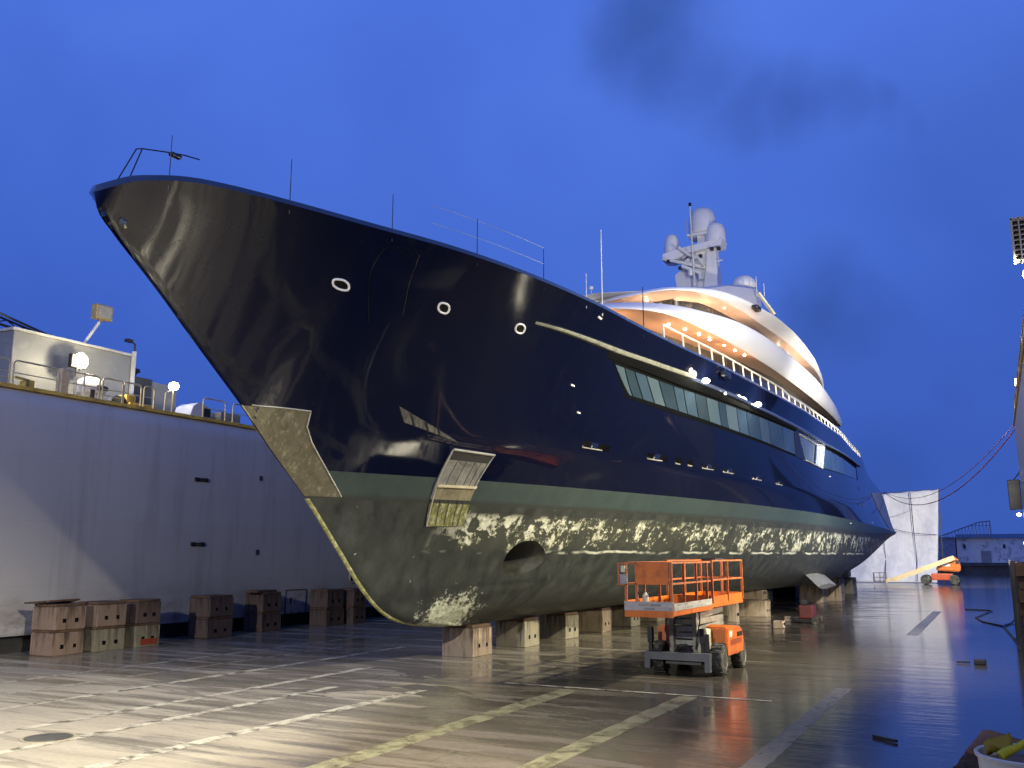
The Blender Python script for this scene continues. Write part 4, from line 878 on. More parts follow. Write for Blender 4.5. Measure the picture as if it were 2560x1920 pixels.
for hb, y in ((5.85, 36.07), (6.2, 37.22), (6.45, 38.44), (6.6, 39.61)): down_at(hb, y, 12.96, 55)
for hb, y in ((6.75, 41.59), (6.9, 42.95), (7.05, 44.24)): down_at(hb, y, 13.10, 45)
for hb, y in ((2.6, 42.9), (4.15, 43.1), (5.2, 43.9)): down_at(hb, y, 16.10, 75, (1, .66, .42))
for hb, y in ((5.9, 45.3), (6.3, 46.84)): down_at(hb, y, 15.90, 50, (1, .66, .42))
for hb, y in ((6.75, 54.26), (6.8, 56.81), (6.86, 58.2), (6.9, 59.65)): down_at(hb, y, 15.55, 30, (1, .66, .42))
point('deck_front_light', (XC + 4.0, 33.2, 11.9), 110, (1, .56, .30), .2)
point('aft_deck_light', (XC + 6.2, 73.5, 12.6), 60, (1, .62, .36), .2)
# small dark objects on the bridge deck edge
mb = MB(); mb.box(XC + 7.1, XC + 7.45, 46.0, 46.9, 15.86, 16.10, .10); mb.build('side_light', paint('side_light_black', (.01, .01, .01), .3), yacht)
# sun deck house, domes, aft awning
GM = paint('mast_grey_white', (.62, .62, .64), .4, 0, .06)
mb = MB()
def oval_ring(z, hb, ya, yb, n=40): return [(XC + hb * math.copysign(abs(math.sin(a)) ** .45, math.sin(a)), (ya + yb) / 2 - (yb - ya) / 2 * math.copysign(abs(math.cos(a)) ** .45, math.cos(a)), z) for a in [2 * math.pi * k / n for k in range(n + 1)]]
def slope_ring(f, hb): return [(x, y, 16.0 + f * (itp(y, [(50, 18.5), (56.6, 20.55), (65.2, 22.6), (68.5, 22.85)]) - 16.0)) for x, y, _ in oval_ring(0, hb, 51.0 + (1 - hb / 3.6) * 3, 68.8 - (1 - hb / 3.6) * 3)]
mb.grid([slope_ring(0, 3.7), slope_ring(.85, 3.6), slope_ring(.97, 3.5), slope_ring(1.0, 3.25), slope_ring(1.0, .3)])
mb.build('sun_deck_house', paint('house_grey_violet', (.50, .50, .54), .45, 0, .05), yacht, 40)
def dome(c, r, h, name='radome', foot=.25):
    prof = [(r * .75, 0), (r * .95, foot * .5), (r, foot)] + [(r * math.cos(a), foot + h * math.sin(a)) for a in [math.pi / 2 * k / 10 for k in range(1, 10)]] + [(.02, foot + h)]
    return MB().lathe(c, prof, 26).build(name, GM, yacht, 40)
dome((XC + 2.45, 65.2, 22.55), .86, .80)
MB().bar((-13.35, 63.3, 21.6), (-12.45, 63.9, 20.05), .35, .12).build('awning_panel', paint('lit_awning', (.75, .70, .45), .6), yacht)  # yellow light on the panel is painted into its colour
for x, y, zt in ((-13.5, 63.5, 22.9), (-13.0, 63.6, 22.3)): MB().tube([(x, y, 21.4), (x, y, zt)], .03, 6).build('whip_antenna', RWH, yacht)
# radar mast at Y = 66, metres measured across the ship from the photograph's scale
MY = 66.0; K = 66 / 64.0
def mz(z): return 3.5 + (z - 3.5) * K
def mx(x): return x * K
mb = MB()
for s, xo in ((0, 0),):
    mb.grid([[(mx(-17.30), MY + .9, mz(22.4)), (mx(-16.25), MY + .9, mz(22.4)), (mx(-16.25), MY - .5, mz(22.4)), (mx(-17.30), MY - .5, mz(22.4)), (mx(-17.30), MY + .9, mz(22.4))],
             [(mx(-17.05), MY + .6, mz(24.4)), (mx(-16.30), MY + .6, mz(24.4)), (mx(-16.30), MY - .35, mz(24.4)), (mx(-17.05), MY - .35, mz(24.4)), (mx(-17.05), MY + .6, mz(24.4))],
             [(mx(-16.95), MY + .5, mz(25.7)), (mx(-16.35), MY + .5, mz(25.7)), (mx(-16.35), MY - .3, mz(25.7)), (mx(-16.95), MY - .3, mz(25.7)), (mx(-16.95), MY + .5, mz(25.7))]])
mast = mb.build('mast', GM, yacht)
mb = MB(); mb.prism([(mx(a), mz(b)) for a, b in ((-19.3, 22.5), (-17.0, 22.4), (-16.9, 25.4), (-17.6, 25.6), (-18.7, 24.95), (-18.95, 24.3), (-19.5, 23.9))], 'y', MY - .15, MY + .15); mb.build('mast_web', GM, mast)
mb = MB(); mb.prism([(mx(a), mz(b)) for a, b in ((-20.25, 25.0), (-19.6, 24.9), (-18.2, 25.35), (-15.85, 25.55), (-15.72, 26.05), (-17.0, 25.95), (-19.0, 25.75), (-20.2, 25.5))], 'y', MY - .7, MY + .7); mb.build('crosstree', GM, mast)
def radome(c, r, h):
    prof = [(r * .85, 0), (r, h * .06), (r * 1.0, h * .25), (r * .97, h * .55), (r * .90, h * .75), (r * .76, h * .90), (r * .45, h * .985), (.02, h)]
    return MB().lathe(c, prof, 28).build('radome', GM, yacht, 50)
radome((mx(-19.70), MY, mz(25.45)), .58, 1.75); radome((mx(-16.40), MY, mz(25.9)), .78, 1.62); radome((mx(-17.40), MY + .3, mz(26.8)), 1.05, 2.15)
mb = MB(); mb.bar((mx(-17.3), MY + .2, mz(25.9)), (mx(-17.3), MY + .2, mz(26.9)), .8); mb.box(mx(-18.35), mx(-16.6), MY - .6, MY + 1.0, mz(26.62), mz(26.78)); mb.build('dome_pedestal', GM, mast)
mb = MB(); mb.tube([(mx(-17.75), MY - 1.1, mz(22.6)), (mx(-17.85), MY - 1.1, mz(26)), (mx(-17.9), MY - 1.1, mz(28.7))], .07, 8, r1=.05); mb.build('pole_mast', RWH, mast)
MB().lathe((mx(-17.9), MY - 1.1, mz(28.7)), [(.03, 0), (.12, .05), (.12, .25), (.03, .32)], 10).build('mast_head_light', DARK, mast)
mb = MB(); mb.bar((mx(-20.2), MY - .8, mz(25.1)), (mx(-17.1), MY - .6, mz(24.05)), .22, .22); mb.tube([(mx(-18.9), MY - .9, mz(25.75)), (mx(-18.2), MY - .9, mz(25.1)), (mx(-17.5), MY - .9, mz(24.75)), (mx(-17.1), MY - .8, mz(24.1))], .13, 8); mb.build('brace', RWH, mast)
mb = MB(); mb.bar((mx(-18.6), MY - 1.4, mz(24.15)), (mx(-17.35), MY - .9, mz(23.55)), .30, .22); mb.lathe((mx(-18.0), MY - 1.1, mz(23.6)), [(.2, -.2), (.25, .2)], 12); mb.bar((mx(-17.4), MY - .9, mz(23.6)), (mx(-17.3), MY - .9, mz(23.1)), .25); mb.build('radar_scanner', RWH, mast)
for x, zq in ((-16.5, 25.35), (-16.0, 25.3), (-19.75, 24.9), (-18.9, 24.25), (-17.35, 24.95)): MB().box(mx(x) - .12, mx(x) + .12, MY - .9, MY - .6, mz(zq) - .14, mz(zq) + .08, .02).build('mast_lamp', DARK, mast)
mb = MB(); mb.bar((mx(-16.3), MY - .3, mz(24.45)), (mx(-15.85), MY - .4, mz(24.5)), .08); mb.tube([(mx(-18.5), MY, mz(26.7)), (mx(-18.52), MY, mz(28.1))], .025, 6); mb.build('mast_arm', RWH, mast)
# small white light left of the sun deck
mb = MB(); mb.lathe((XC - 3.3, 50, 19.3), [(.02, 0), (.14, .04), (.12, .22), (.02, .26)], 10); mb.bar((XC - 3.3, 50, 16.3), (XC - 3.3, 50, 19.3), .03); mb.build('search_light', RWH, yacht)

# running gear: stabiliser fin, rudders, propeller under cover
mb = MB(); A = [Vector((-11.0, 59.1, 2.85)), Vector((-11.0, 64.3, 2.98)), Vector((-9.0, 61.0, 1.70)), Vector((-9.0, 54.4, 1.78))]
nrm = (A[1] - A[0]).cross(A[3] - A[0]).normalized() * .12
rows = []
for t in frange(0, 1, 6):
    a, b = A[0].lerp(A[3], t), A[1].lerp(A[2], t); rows.append([a, a.lerp(b, .15) + nrm, a.lerp(b, .5) + nrm * 1.5, b, a.lerp(b, .5) - nrm * 1.5, a.lerp(b, .15) - nrm, a])
V = mb.grid(rows); mb.face(V[0][:-1]); mb.face(V[-1][:-1]); mb.build('stabiliser_fin', paint('fin_grey', (.16, .165, .16), .5, 0, .2, (.28, .27, .22), 1.5), yacht, 40)
MB().tube([(-12.6, 61.5, 3.3), (-11.0, 61.5, 2.9)], .3, 12).build('fin_shaft', DARK, yacht)
mb = MB(); rows = []
for t in frange(0, 1, 6):
    c = Vector((-12.4 + .9 * t, 77.5 + 2.0 * t, 3.9 - .55 * t)); w = 3.0 - .8 * t; rows.append([c + Vector((0, -w / 2, .10)), c + Vector((.05, 0, .22)), c + Vector((0, w / 2, .02)), c + Vector((-.05, 0, -.18)), c + Vector((0, -w / 2, .10))])
V = mb.grid(rows); mb.face(V[0][:-1]); mb.face(V[-1][:-1]); mb.build('stabiliser_fin', paint('fin_grey', (.16, .165, .16), .5), yacht, 40)
for x in (-14.4, -19.8):
    MB().prism([(80, 4.2), (83.2, 4.6), (83.0, 1.6), (80.6, 1.5)], 'x', x - .15, x + .15).build('rudder', BOT, yacht)
    mb = MB(); mb.lathe((x, 77.6, 2.3), [(.12, -.5), (.3, -.2), (.33, .3), (.15, .7)], 16, 'y')
    for k in range(5):
        a = 2 * math.pi * k / 5 + .4; u = Vector((math.cos(a), 0, math.sin(a))); w = Vector((-math.sin(a), .5, math.cos(a))).normalized()
        c = Vector((x, 77.6, 2.3)); P_ = [c + u * .28 - w * .12, c + u * .7 - w * .42, c + u * 1.15 - w * .25, c + u * 1.25 + w * .05, c + u * 1.0 + w * .42, c + u * .6 + w * .38, c + u * .28 + w * .12]
        f1 = [mb.v(q + Vector((0, .02, 0))) for q in P_]; f2 = [mb.v(q - Vector((0, .02, 0))) for q in P_]; mb.face(f1); mb.face(f2[::-1])
        for i in range(len(P_)): mb.face([f1[i], f1[(i + 1) % len(P_)], f2[(i + 1) % len(P_)], f2[i]])
    mb.build('propeller', paint('propeller_pale', (.55, .54, .48), .45, .3), yacht)
    mb = MB(); mb.tube([(x, 66, 2.0), (x, 77.4, 2.3)], .16, 10); mb.bar((x + .5, 76, 4.0), (x + .05, 76.2, 2.3), .15, .5); mb.build('shaft_bracket', BOT, yacht)

# ------------------------------------------------------------------ keel blocks and block stacks
def m_block(name, c, d):
    m, nt, p = newmat(name); v = coord(nt); n = noise(nt, v, 1.8, 6, .7, dist=.5); zz = sep(nt, v)[2]; oi = nt.nodes.new('ShaderNodeObjectInfo')
    off = nt.nodes.new('ShaderNodeVectorMath'); off.operation = 'ADD'; L(nt, v, off.inputs[0]); L(nt, oi.outputs['Location'], off.inputs[1])
    n = noise(nt, off.outputs[0], 1.7, 6, .7, dist=.5); dr = nt.nodes.new('ShaderNodeMapping'); dr.inputs['Scale'].default_value = (5, 5, .5); L(nt, off.outputs[0], dr.inputs[0]); n2 = noise(nt, dr.outputs[0], 1.0, 5, .7)
    col = ramp(nt, n, [(.3, tuple(x * .78 for x in c)), (.7, tuple(min(1, x * 1.12) for x in c))])
    st = math_(nt, 'MULTIPLY', ramp(nt, math_(nt, 'ADD', n2, math_(nt, 'MULTIPLY', zz, .16)), [(.56, 0.0), (.74, .9)]), 1.0)
    L(nt, mix(nt, st, col, d), p.inputs['Base Color']); p.inputs['Roughness'].default_value = .75; L(nt, bump(nt, n, .4, .02), p.inputs['Normal']); return m
BK = [m_block('block_concrete', (.44, .35, .24), (.08, .05, .03)), m_block('block_green_grey', (.34, .31, .22), (.06, .045, .03)), m_block('block_pink_shaded', (.12, .085, .068), (.03, .018, .014)), m_block('block_old_pink', (.25, .18, .135), (.05, .03, .02)), m_block('block_old_green', (.24, .22, .155), (.05, .035, .024))]  # third tone is pink darkened to keep the dim stacks shaded
CAPW = rust('block_cap_wood', (.05, .028, .018), (.17, .10, .06), 2)
def block(name, label, cat, mat, sx, syy, h, cap, group, holes=True):
    """block centred on x, y; holes are pipe lifting pockets in the face that looks to +x"""
    t = thing(name, label, cat, (0, 0, 0), group)
    mb = MB(); mb.box(-sx / 2, sx / 2, -syy / 2, syy / 2, 0, h, random.uniform(.02, .045))
    bm = mb.b
    for v in bm.verts: v.co += Vector((random.uniform(-.016, .016), random.uniform(-.016, .016), random.uniform(-.01, .0) if v.co.z > .1 else 0))
    mb.build('body', mat, t)
    if cap: 
        mb = MB(); mb.box(-sx / 2 + .02, sx / 2 - .03, -syy / 2 + .01, syy / 2 - .02, h + .002, h + cap, .02); mb.build('timber_cap', CAPW, t)
    if holes:
        for s in (-.2, .2):
            mb = MB(); y = s * syy; mb.box(sx / 2 - .04, sx / 2 + .017, y - .075, y + .075, h * .30, h * .30 + .15, .02); mb.build('lifting_hole', VOID, t)
    return t
KB = 'keel blocks in the row under the yacht'
ords = ['front keel block of the row under the bow, pinkish with a stained top', 'second keel block from the bow, greenish front and cream side', 'third keel block from the bow, cream side with leaning cap', 'fourth keel block from the bow, cream side beside the lift', 'fifth keel block, dim and half hidden left of the orange lift']
protos = [block('keel_block', ords[i], 'keel block', BK[[0, 1, 1, 0, 1][i]], 1.26, 1.36 if i < 2 else 1.25, .98, .11, KB) for i in range(5)]
for i, t in enumerate(protos): t.location = (-17.15, 29.62 + 3.97 * i, 0); t.rotation_euler.z = (0, .03, -.05, .04, 0)[i]
for i in range(5, 13): dup(protos[i % 3 + 1], (-17.15, 29.62 + 3.97 * i, 0), 0, 'keel block deep in shadow under the yacht beyond the orange lift', KB)
SB = 'blocks stacked along the foot of the left wall'
def stack(x, y, tiers, lab, mats, rz=0, sx=1.15, syy=1.3):
    zz = 0
    for k in range(tiers):
        t = block('dock_block', lab[k], 'block', BK[mats[k]], sx, syy, .80, .09 if k < tiers - 1 else .10, SB); t.location = (x, y, zz + .002 * k); t.rotation_euler.z = rz + .03 * k; zz += .895
stack(-30.35, 22.95, 2, ['bottom pinkish block of the leftmost stack by the wall', 'top pinkish block of the leftmost stack, splintered timber on it'], [3, 3], .02)
stack(-30.35, 24.75, 2, ['bottom greenish chipped block of the second stack from the left', 'top block of the second stack from the left, two toned front'], [4, 3], -.02)
stack(-30.45, 26.6, 2, ['bottom block of the third stack from the left, red mark at its foot', 'top greyish block of the third stack from the left'], [4, 2], .0, 1.1, 1.15)
stack(-30.75, 30.75, 2, ['bottom brown block of the lone stack left of the dark pair', 'top block of the lone stack standing clear of its neighbours'], [2, 2], .0, 1.15, 1.45)
stack(-31.2, 34.5, 2, ['bottom dark block of the stack left of the wall hatch', 'top dark block with loose timber left of the wall hatch'], [2, 2], .0, 1.1, 1.3)
stack(-30.9, 38.9, 2, ['bottom dim block of the stack right of the wall hatch', 'top dim block of the stack right of the wall hatch'], [2, 2], .0, 1.1, 1.4)
stack(-30.55, 40.55, 2, ['bottom block of the stack nearest the yacht stem', 'top reddish block of the stack nearest the yacht stem'], [2, 2], .0, 1.0, 1.1)
mb = MB()
for k in range(5): mb.box(-30.9 + .2 * k, -30.75 + .2 * k, 22.0, 23.6, 1.80 + .02 * k, 1.86 + .02 * k, 0, Matrix.Rotation(.12 * (k - 2), 3, 'Z'))
tag(mb.build('timber_splinter', CAPW), 'loose splintered planks on the leftmost block stack', 'planks')
tag(MB().box(-31.4, -30.7, 33.4, 34.9, 1.80, 1.90, .01, Matrix.Rotation(.1, 3, 'Z')).build('plank', CAPW), 'single plank jutting from the dark stack left of the hatch', 'plank')
for k in range(9):
    zz_ = 0
    pb = block('bilge_block', 'added bilge block on the far side, closing the bright gap under the hull', 'bilge block', BK[1], 1.5, 2.6, 1.7, .1, 'far side bilge blocks under the hull', False) if k == 0 else dup(pb, (0, 0, 0), 0, pb['label'], 'far side bilge blocks under the hull')
    pb.location = (-20.6, 46 + 4.4 * k, 0)  # row added to hide the bright wall seen under the hull
for k, (y_, h_) in enumerate(((82.0, 2.1), (86.0, 2.7), (90.5, 3.3), (95.0, 3.9), (99.5, 4.5))):
    block('filler_block', 'added tall filler block under the rising stern, closing the bright gap', 'cradle block', BK[2], 4.6, 1.8, h_, .1, 'added filler blocks under the stern', False).location = (-17.6, y_, 0)  # added to keep the gap under the stern dark
mb = MB(); mb.box(-29.885, -29.87, 26.25, 27.05, .08, .30); tag(mb.build('red_board', paint('red_mark', (.28, .05, .02), .6)), 'small red board leaning on the third block stack', 'board')
BG = 'bilge blocks beside the orange lift'
def place(lab, mat, x, y, zq, sx, syy, h, cap=.06, rz=0, grp=BG):
    t = block('bilge_block', lab, 'bilge block', mat, sx, syy, h, cap, grp); t.location = (x, y, zq); t.rotation_euler.z = rz; return t
place('long low cream block at the bottom of the stack right of the lift', BK[0], -13.1, 55.9, 0, 1.9, 1.3, .95, 0)
place('left block in the bottom layer of the stack behind the lift', BK[0], -15.3, 55.9, 0, 1.9, 1.3, .95, 0)
place('top capped block of the stack right of the lift', BK[0], -13.0, 56.2, .96, 1.3, 1.2, 1.05, .12)
place('upper left block of the stack partly behind the lift rails', BK[1], -14.9, 56.0, .96, 1.4, 1.2, .85, .10)
t = place('narrow cream block standing behind the lift platform', BK[0], -12.9, 50.8, 0, .5, .5, 1.05, 0); t = place('tiny cream block lying on the floor right of the lift', BK[0], -9.85, 47.6, 0, .5, .5, .35, 0)
place('small pale block further along the floor right of the lift', BK[0], -10.4, 52.6, 0, .3, .3, .25, 0)
for lab, x, y, zq, sx, syy, h, mt in (('lower block under the tilted stabiliser fin', -12.7, 74.2, 0, 1.7, 1.6, 1.5, 0), ('pointed top block under the tilted stabiliser fin', -12.9, 74.4, 1.6, 1.3, 1.4, .55, 0),
        ('second block behind the stabiliser fin support', -12.1, 78.6, 0, 1.9, 1.8, 1.7, 0), ('greenish block under the propeller', -13.0, 84.5, 0, 1.7, 1.8, 1.5, 1), ('upper greenish block near the rudder', -13.2, 86.5, 1.6, 1.5, 1.5, 1.2, 1), ('rear yellow green block below the stern', -12.9, 93.5, 0, 1.6, 1.8, 1.4, 1), ('upper yellow green block below the stern', -13.3, 94, 1.5, 1.4, 1.6, 1.6, 1)):
    place(lab, BK[mt], x, y, zq, sx, syy, h, .08, 0, 'blocks under the stern')

# ------------------------------------------------------------------ orange scissor lift
OR = paint('lift_orange', (.60, .145, .006), .38, 0, .10, (.34, .07, .012), 1.6, coat=.1); ORD = paint('rail_orange', (.46, .115, .02), .45, 0, .18, (.30, .16, .09), 4)
CH = paint('chassis_grey', (.10, .11, .11), .55, .2, .25, (.05, .05, .045), 2); ARM = paint('arm_grey', (.30, .28, .24), .5, .2, .25, (.16, .13, .09), 2)
TY = paint('tyre_black', (.03, .03, .028), .85, 0, .3, (.24, .22, .16), 2.2); HUB = paint('hub_cream', (.55, .52, .38), .5, 0, .2, (.2, .17, .1), 4); CREAM = paint('cream_box', (.62, .62, .42), .5, 0, .12, (.3, .25, .15), 3)
lift = thing('scissor_lift', 'orange scissor lift with extended railed platform on the dock floor', 'scissor lift', (-8.6, 29.2, 0))
mb = MB(); mb.box(-9.35, -7.85, 27.9, 31.0, .42, .62, .02); mb.box(-9.15, -8.05, 27.7, 31.1, .30, .48, .02); mb.build('chassis', CH, lift)
mb = MB(); mb.prism([(-9.72, .18), (-9.55, .18), (-9.55, .44), (-7.88, .44), (-7.88, .14), (-7.72, .14), (-7.72, .66), (-9.72, .66)], 'y', 27.45, 27.7); mb.build('front_bumper', paint('bumper_grey', (.13, .14, .145), .45, .3, .2), lift)
for x in (-9.62, -8.0): mb = MB(); mb.box(x - .05, x + .06, 27.7, 27.85, .5, 1.30, .02); mb.box(x - .07, x + .08, 27.66, 27.86, .9, 1.36, .02); mb.build('outrigger', DARK, lift)
for x in (-9.42, -7.62):
    for y in (28.15, 30.45):
        w = MB(); w.lathe((x, y, .46), [(.26, -.17), (.40, -.16), (.455, -.10), (.46, 0), (.455, .10), (.40, .16), (.26, .17)], 28, 'x')
        for k in range(18):
            a = 2 * math.pi * k / 18; w.box(x - .165, x + .165, y - .03, y + .03, .46 + .44, .46 + .475, 0, Matrix.Rotation(a, 3, 'X'), (x, y, .46))
        wo = w.build('wheel', TY, lift, 40); s = 1 if x > -8.5 else -1
        MB().lathe((x + s * .10, y, .46), [(.02, .05 * s), (.10, .06 * s), (.14, .02 * s), (.25, .03 * s), (.27, .075 * s), (.28, .0)], 22, 'x').build('rim', HUB, wo, 40)
mb = MB(); mb.prism([(28.35, .50), (30.35, .50), (30.42, .95), (30.3, 1.20), (30.1, 1.30), (28.75, 1.42), (28.4, 1.36)], 'x', -8.12, -7.42)
bmesh.ops.bevel(mb.b, geom=list(mb.b.edges), offset=.05, segments=2, affect='EDGES'); hood = mb.build('engine_hood', OR, lift, 40)
MB().box(-7.42, -7.413, 28.62, 28.95, 1.06, 1.24).build('sticker', paint('sticker_white', (.55, .54, .48), .5), hood)
mb = MB()
for k in range(7): mb.box(-7.42, -7.408, 29.55 + .1 * k, 29.6 + .1 * k, 1.02, 1.16)
mb.build('grille', paint('grille_black', (.015, .013, .012), .6), hood)
MB().box(-8.06, -7.98, 28.3, 28.348, .7, 1.1).build('latch', paint('grille_black', (.015, .013, .012), .6), hood)
MB().box(-7.42, -7.412, 28.75, 30.1, .82, .98).build('decal', paint('decal_dark', (.30, .06, .012), .4), hood)
FONTC = paint('decal_black', (.03, .02, .015), .5)
mb = MB(); mb.prism([(28.6, .5), (30.35, .5), (30.4, 1.0), (30.2, 1.25), (28.7, 1.36)], 'x', -9.72, -9.05); bmesh.ops.bevel(mb.b, geom=list(mb.b.edges), offset=.05, segments=2, affect='EDGES'); mb.build('tank_hood', OR, lift, 40)
MB().box(-8.26, -7.86, 27.8, 28.25, .62, 1.34, .08).build('control_box', CREAM, lift); MB().box(-7.98, -7.80, 27.72, 27.8, .66, 1.2, .02).build('control_panel', DARK, lift)
# folded scissor arms: stacked beams on both sides with cross tubes and pins
for x in (-8.93, -8.28):
    for k in range(6):
        z0 = .66 + .205 * k; mb = MB(); d = .05 if k % 2 else -.05
        mb.bar((x, 27.85, z0 + .02 - d * .6), (x, 31.05, z0 + .06 + d * .6), .11, .17); mb.build('scissor_arm', ARM, lift)
for k in range(6):
    z0 = .68 + .205 * k; MB().box(-8.9, -8.3, 27.92, 28.02, z0 - .05, z0 + .11, .02).build('cross_tube', paint('arm_pale', (.34, .35, .30), .5, .1, .25, (.14, .12, .08), 2), lift)
mb = MB(); 
for x in (-8.96, -8.24): mb.box(x - .07, x + .07, 27.76, 27.9, .55, 1.86, .02)
mb.build('guide_post', ARM, lift)
mb = MB(); mb.tube([(-8.8, 27.75, .66), (-8.7, 27.7, .82), (-8.5, 27.7, .84), (-8.35, 27.75, .68)], .07, 8); mb.tube([(-8.75, 27.72, .62), (-8.45, 27.65, .72), (-8.25, 27.7, .6)], .05, 8); mb.build('hydraulic_hose', DARK, lift)
# platform: main deck and extension deck in front
PX0, PX1 = -9.45, -8.0
mb = MB(); mb.box(PX0, PX1, 28.95, 32.9, 1.90, 2.10, .015); mb.build('platform_deck', OR, lift); mb = MB(); mb.box(PX0 + .08, PX1 - .05, 25.05, 29.4, 1.93, 2.03, .01); mb.build('extension_deck', ARM, lift)
mb = MB(); mb.box(PX0 + .05, PX1, 25.0, 25.05, 1.82, 2.10); mb.box(PX1 - .04, PX1 + .01, 25.05, 28.95, 1.86, 1.99); mb.build('deck_skirt', OR, lift)
m, nt, p = newmat('hazard_plate'); wv = nt.nodes.new('ShaderNodeTexBrick'); wv.inputs['Scale'].default_value = 1; wv.inputs['Brick Width'].default_value = .34; wv.inputs['Row Height'].default_value = .10; wv.inputs['Mortar Size'].default_value = .02
cc = nt.nodes.new('ShaderNodeCombineXYZ'); ss = sep(nt, wpos(nt)); L(nt, math_(nt, 'ADD', ss[1], ss[0]), cc.inputs[0]); L(nt, ss[2], cc.inputs[1]); L(nt, cc.outputs[0], wv.inputs['Vector'])
L(nt, mix(nt, noise(nt, wpos(nt), 9, 4), wv.outputs['Color'], (.30, .28, .26)), p.inputs['Base Color']); wv.inputs['Color1'].default_value = (.55, .55, .52, 1); wv.inputs['Color2'].default_value = (.10, .09, .09, 1); wv.inputs['Mortar'].default_value = (.45, .43, .40, 1); p.inputs['Roughness'].default_value = .5
mb = MB(); mb.box(PX1 + .005, PX1 + .02, 25.06, 28.9, 2.0, 2.19); mb.box(PX0 + .05, PX1, 24.98, 24.995, 2.10, 2.24); mb.box(PX0 + .05, PX1, 24.98, 24.995, 2.0, 2.10); mb.build('decal_plate', m, lift)
mb = MB(); mb.box(PX0 + .03, PX1 - .02, 28.96, 29.0, 2.1, 2.28); mb.box(PX1 - .05, PX1, 29.0, 32.9, 2.1, 2.24); mb.box(PX0, PX0 + .05, 25.1, 32.9, 2.05, 2.26); mb.box(PX0, PX1, 32.85, 32.9, 2.1, 2.26); mb.build('toe_board', OR, lift)
def rails(pts, posts, z0, z1, nm, closed=False, mids=(.5,)):
    mb = MB(); P_ = [Vector((x, y, 0)) for x, y in pts]
    for zq in [z1] + [z0 + (z1 - z0) * k for k in mids]:
        for a, b in zip(P_, P_[1:]): mb.bar((a.x, a.y, zq), (b.x, b.y, zq), .05, .05)
    mb.build(nm, ORD, lift)
    for x, y in posts: MB().bar((x, y, z0 - .12), (x, y, z1), .075, .05).build('rail_post', ORD, lift)
rails([(PX1, 29.0), (PX1, 32.88), (PX0, 32.88), (PX0, 29.0)], [(PX1, 29.02), (PX1, 30.9), (PX1, 32.86), (PX0, 32.86), (PX0, 30.9), (PX0, 29.02), (-8.7, 32.86)], 2.15, 3.34, 'main_rail')
rails([(PX0 + .08, 29.3), (PX0 + .08, 25.05), (PX1 - .05, 25.05), (PX1 - .05, 29.3)], [(PX1 - .05, 25.07), (PX1 - .05, 26.2), (PX1 - .05, 27.45), (PX1 - .05, 28.6), (PX0 + .08, 25.07), (PX0 + .08, 26.6), (PX0 + .08, 28.0), (-9.05, 25.05)], 2.15, 3.30, 'extension_rail')
MB().box(-9.05, PX1 - .1, 25.0, 25.03, 2.70, 3.28, .005).build('rail_panel', OR, lift)
mb = MB(); mb.box(-9.5, -9.3, 24.92, 25.02, 2.72, 2.98, .01); mb.build('platform_control', paint('ctrl_grey', (.3, .3, .31), .4), lift); mb = MB(); mb.box(-9.46, -9.34, 24.9, 24.99, 3.04, 3.22, .01); mb.build('platform_control', CREAM, lift)
mb = MB(); mb.bar((PX0 - .10, 24.98, 2.68), (PX0 - .10, 24.98, 3.30), .05); mb.bar((PX0 - .10, 24.98, 2.70), (PX0 + .1, 24.98, 2.70), .04); mb.bar((PX0 - .1, 24.98, 3.28), (PX0 + .1, 24.98, 3.28), .04); mb.build('control_guard', ORD, lift)
mb = MB(); mb.tube([(-8.05, 27.6, 2.0), (-8.0, 27.55, 1.6), (-8.1, 27.6, 1.2), (-8.2, 27.7, .75)], .02, 6); mb.build('power_cable', DARK, lift); mb = MB(); mb.tube([(-9.0, 27.65, 1.9), (-9.08, 27.6, 1.3), (-9.0, 27.7, .8)], .018, 6); mb.build('power_cable', DARK, lift)
mb = MB(); mb.lathe((-9.2, 26.2, 2.05), [(.09, 0), (.09, .3), (.05, .36), (.02, .40)], 12); mb.build('gas_bottle', paint('bottle_pale', (.5, .48, .4), .4), lift)
mb = MB(); mb.box(-8.5, -8.05, 29.7, 30.6, 3.34, 3.42, .02); mb.build('tool_tray', DARK, lift)

# ------------------------------------------------------------------ boom lift far away
boom = thing('boom_lift', 'orange boom lift with lowered cream boom at the dock end', 'boom lift', (-6, 126.5, 0))
mb = MB(); mb.prism([(-6.85, 1.70), (-4.15, 1.55), (-4.05, 2.2), (-4.35, 3.2), (-5.2, 3.38), (-6.1, 3.05), (-6.6, 2.5)], 'y', 125.4, 127.6); bmesh.ops.bevel(mb.b, geom=list(mb.b.edges), offset=.12, segments=2, affect='EDGES'); mb.build('turret', OR, boom, 40)
MB().box(-7.4, -5.0, 125.5, 127.4, .55, 1.35, .1).build('chassis', paint('boom_red', (.42, .07, .02), .45, 0, .2), boom); MB().lathe((-5.9, 126.5, 1.3), [(.6, 0), (.6, .4)], 18).build('slew_ring', DARK, boom)
for x, y in ((-8.05, 125.4), (-4.85, 125.4), (-8.05, 127.6), (-4.85, 127.6)): MB().lathe((x, y, .6), [(.3, -.24), (.55, -.22), (.6, 0), (.55, .22), (.3, .24)], 20, 'y').build('wheel', TY, boom, 40)
mb = MB(); mb.bar((-4.7, 125.3, 3.25), (-11.7, 124.6, .55), .5, .55); b1 = mb.build('boom', paint('boom_cream', (.60, .48, .26), .45, 0, .12), boom); mb = MB(); mb.bar((-8.7, 124.85, 1.55), (-12.6, 124.5, .38), .36, .40); mb.build('inner_boom', paint('boom_cream', (.60, .48, .26), .45), boom)
mb = MB()
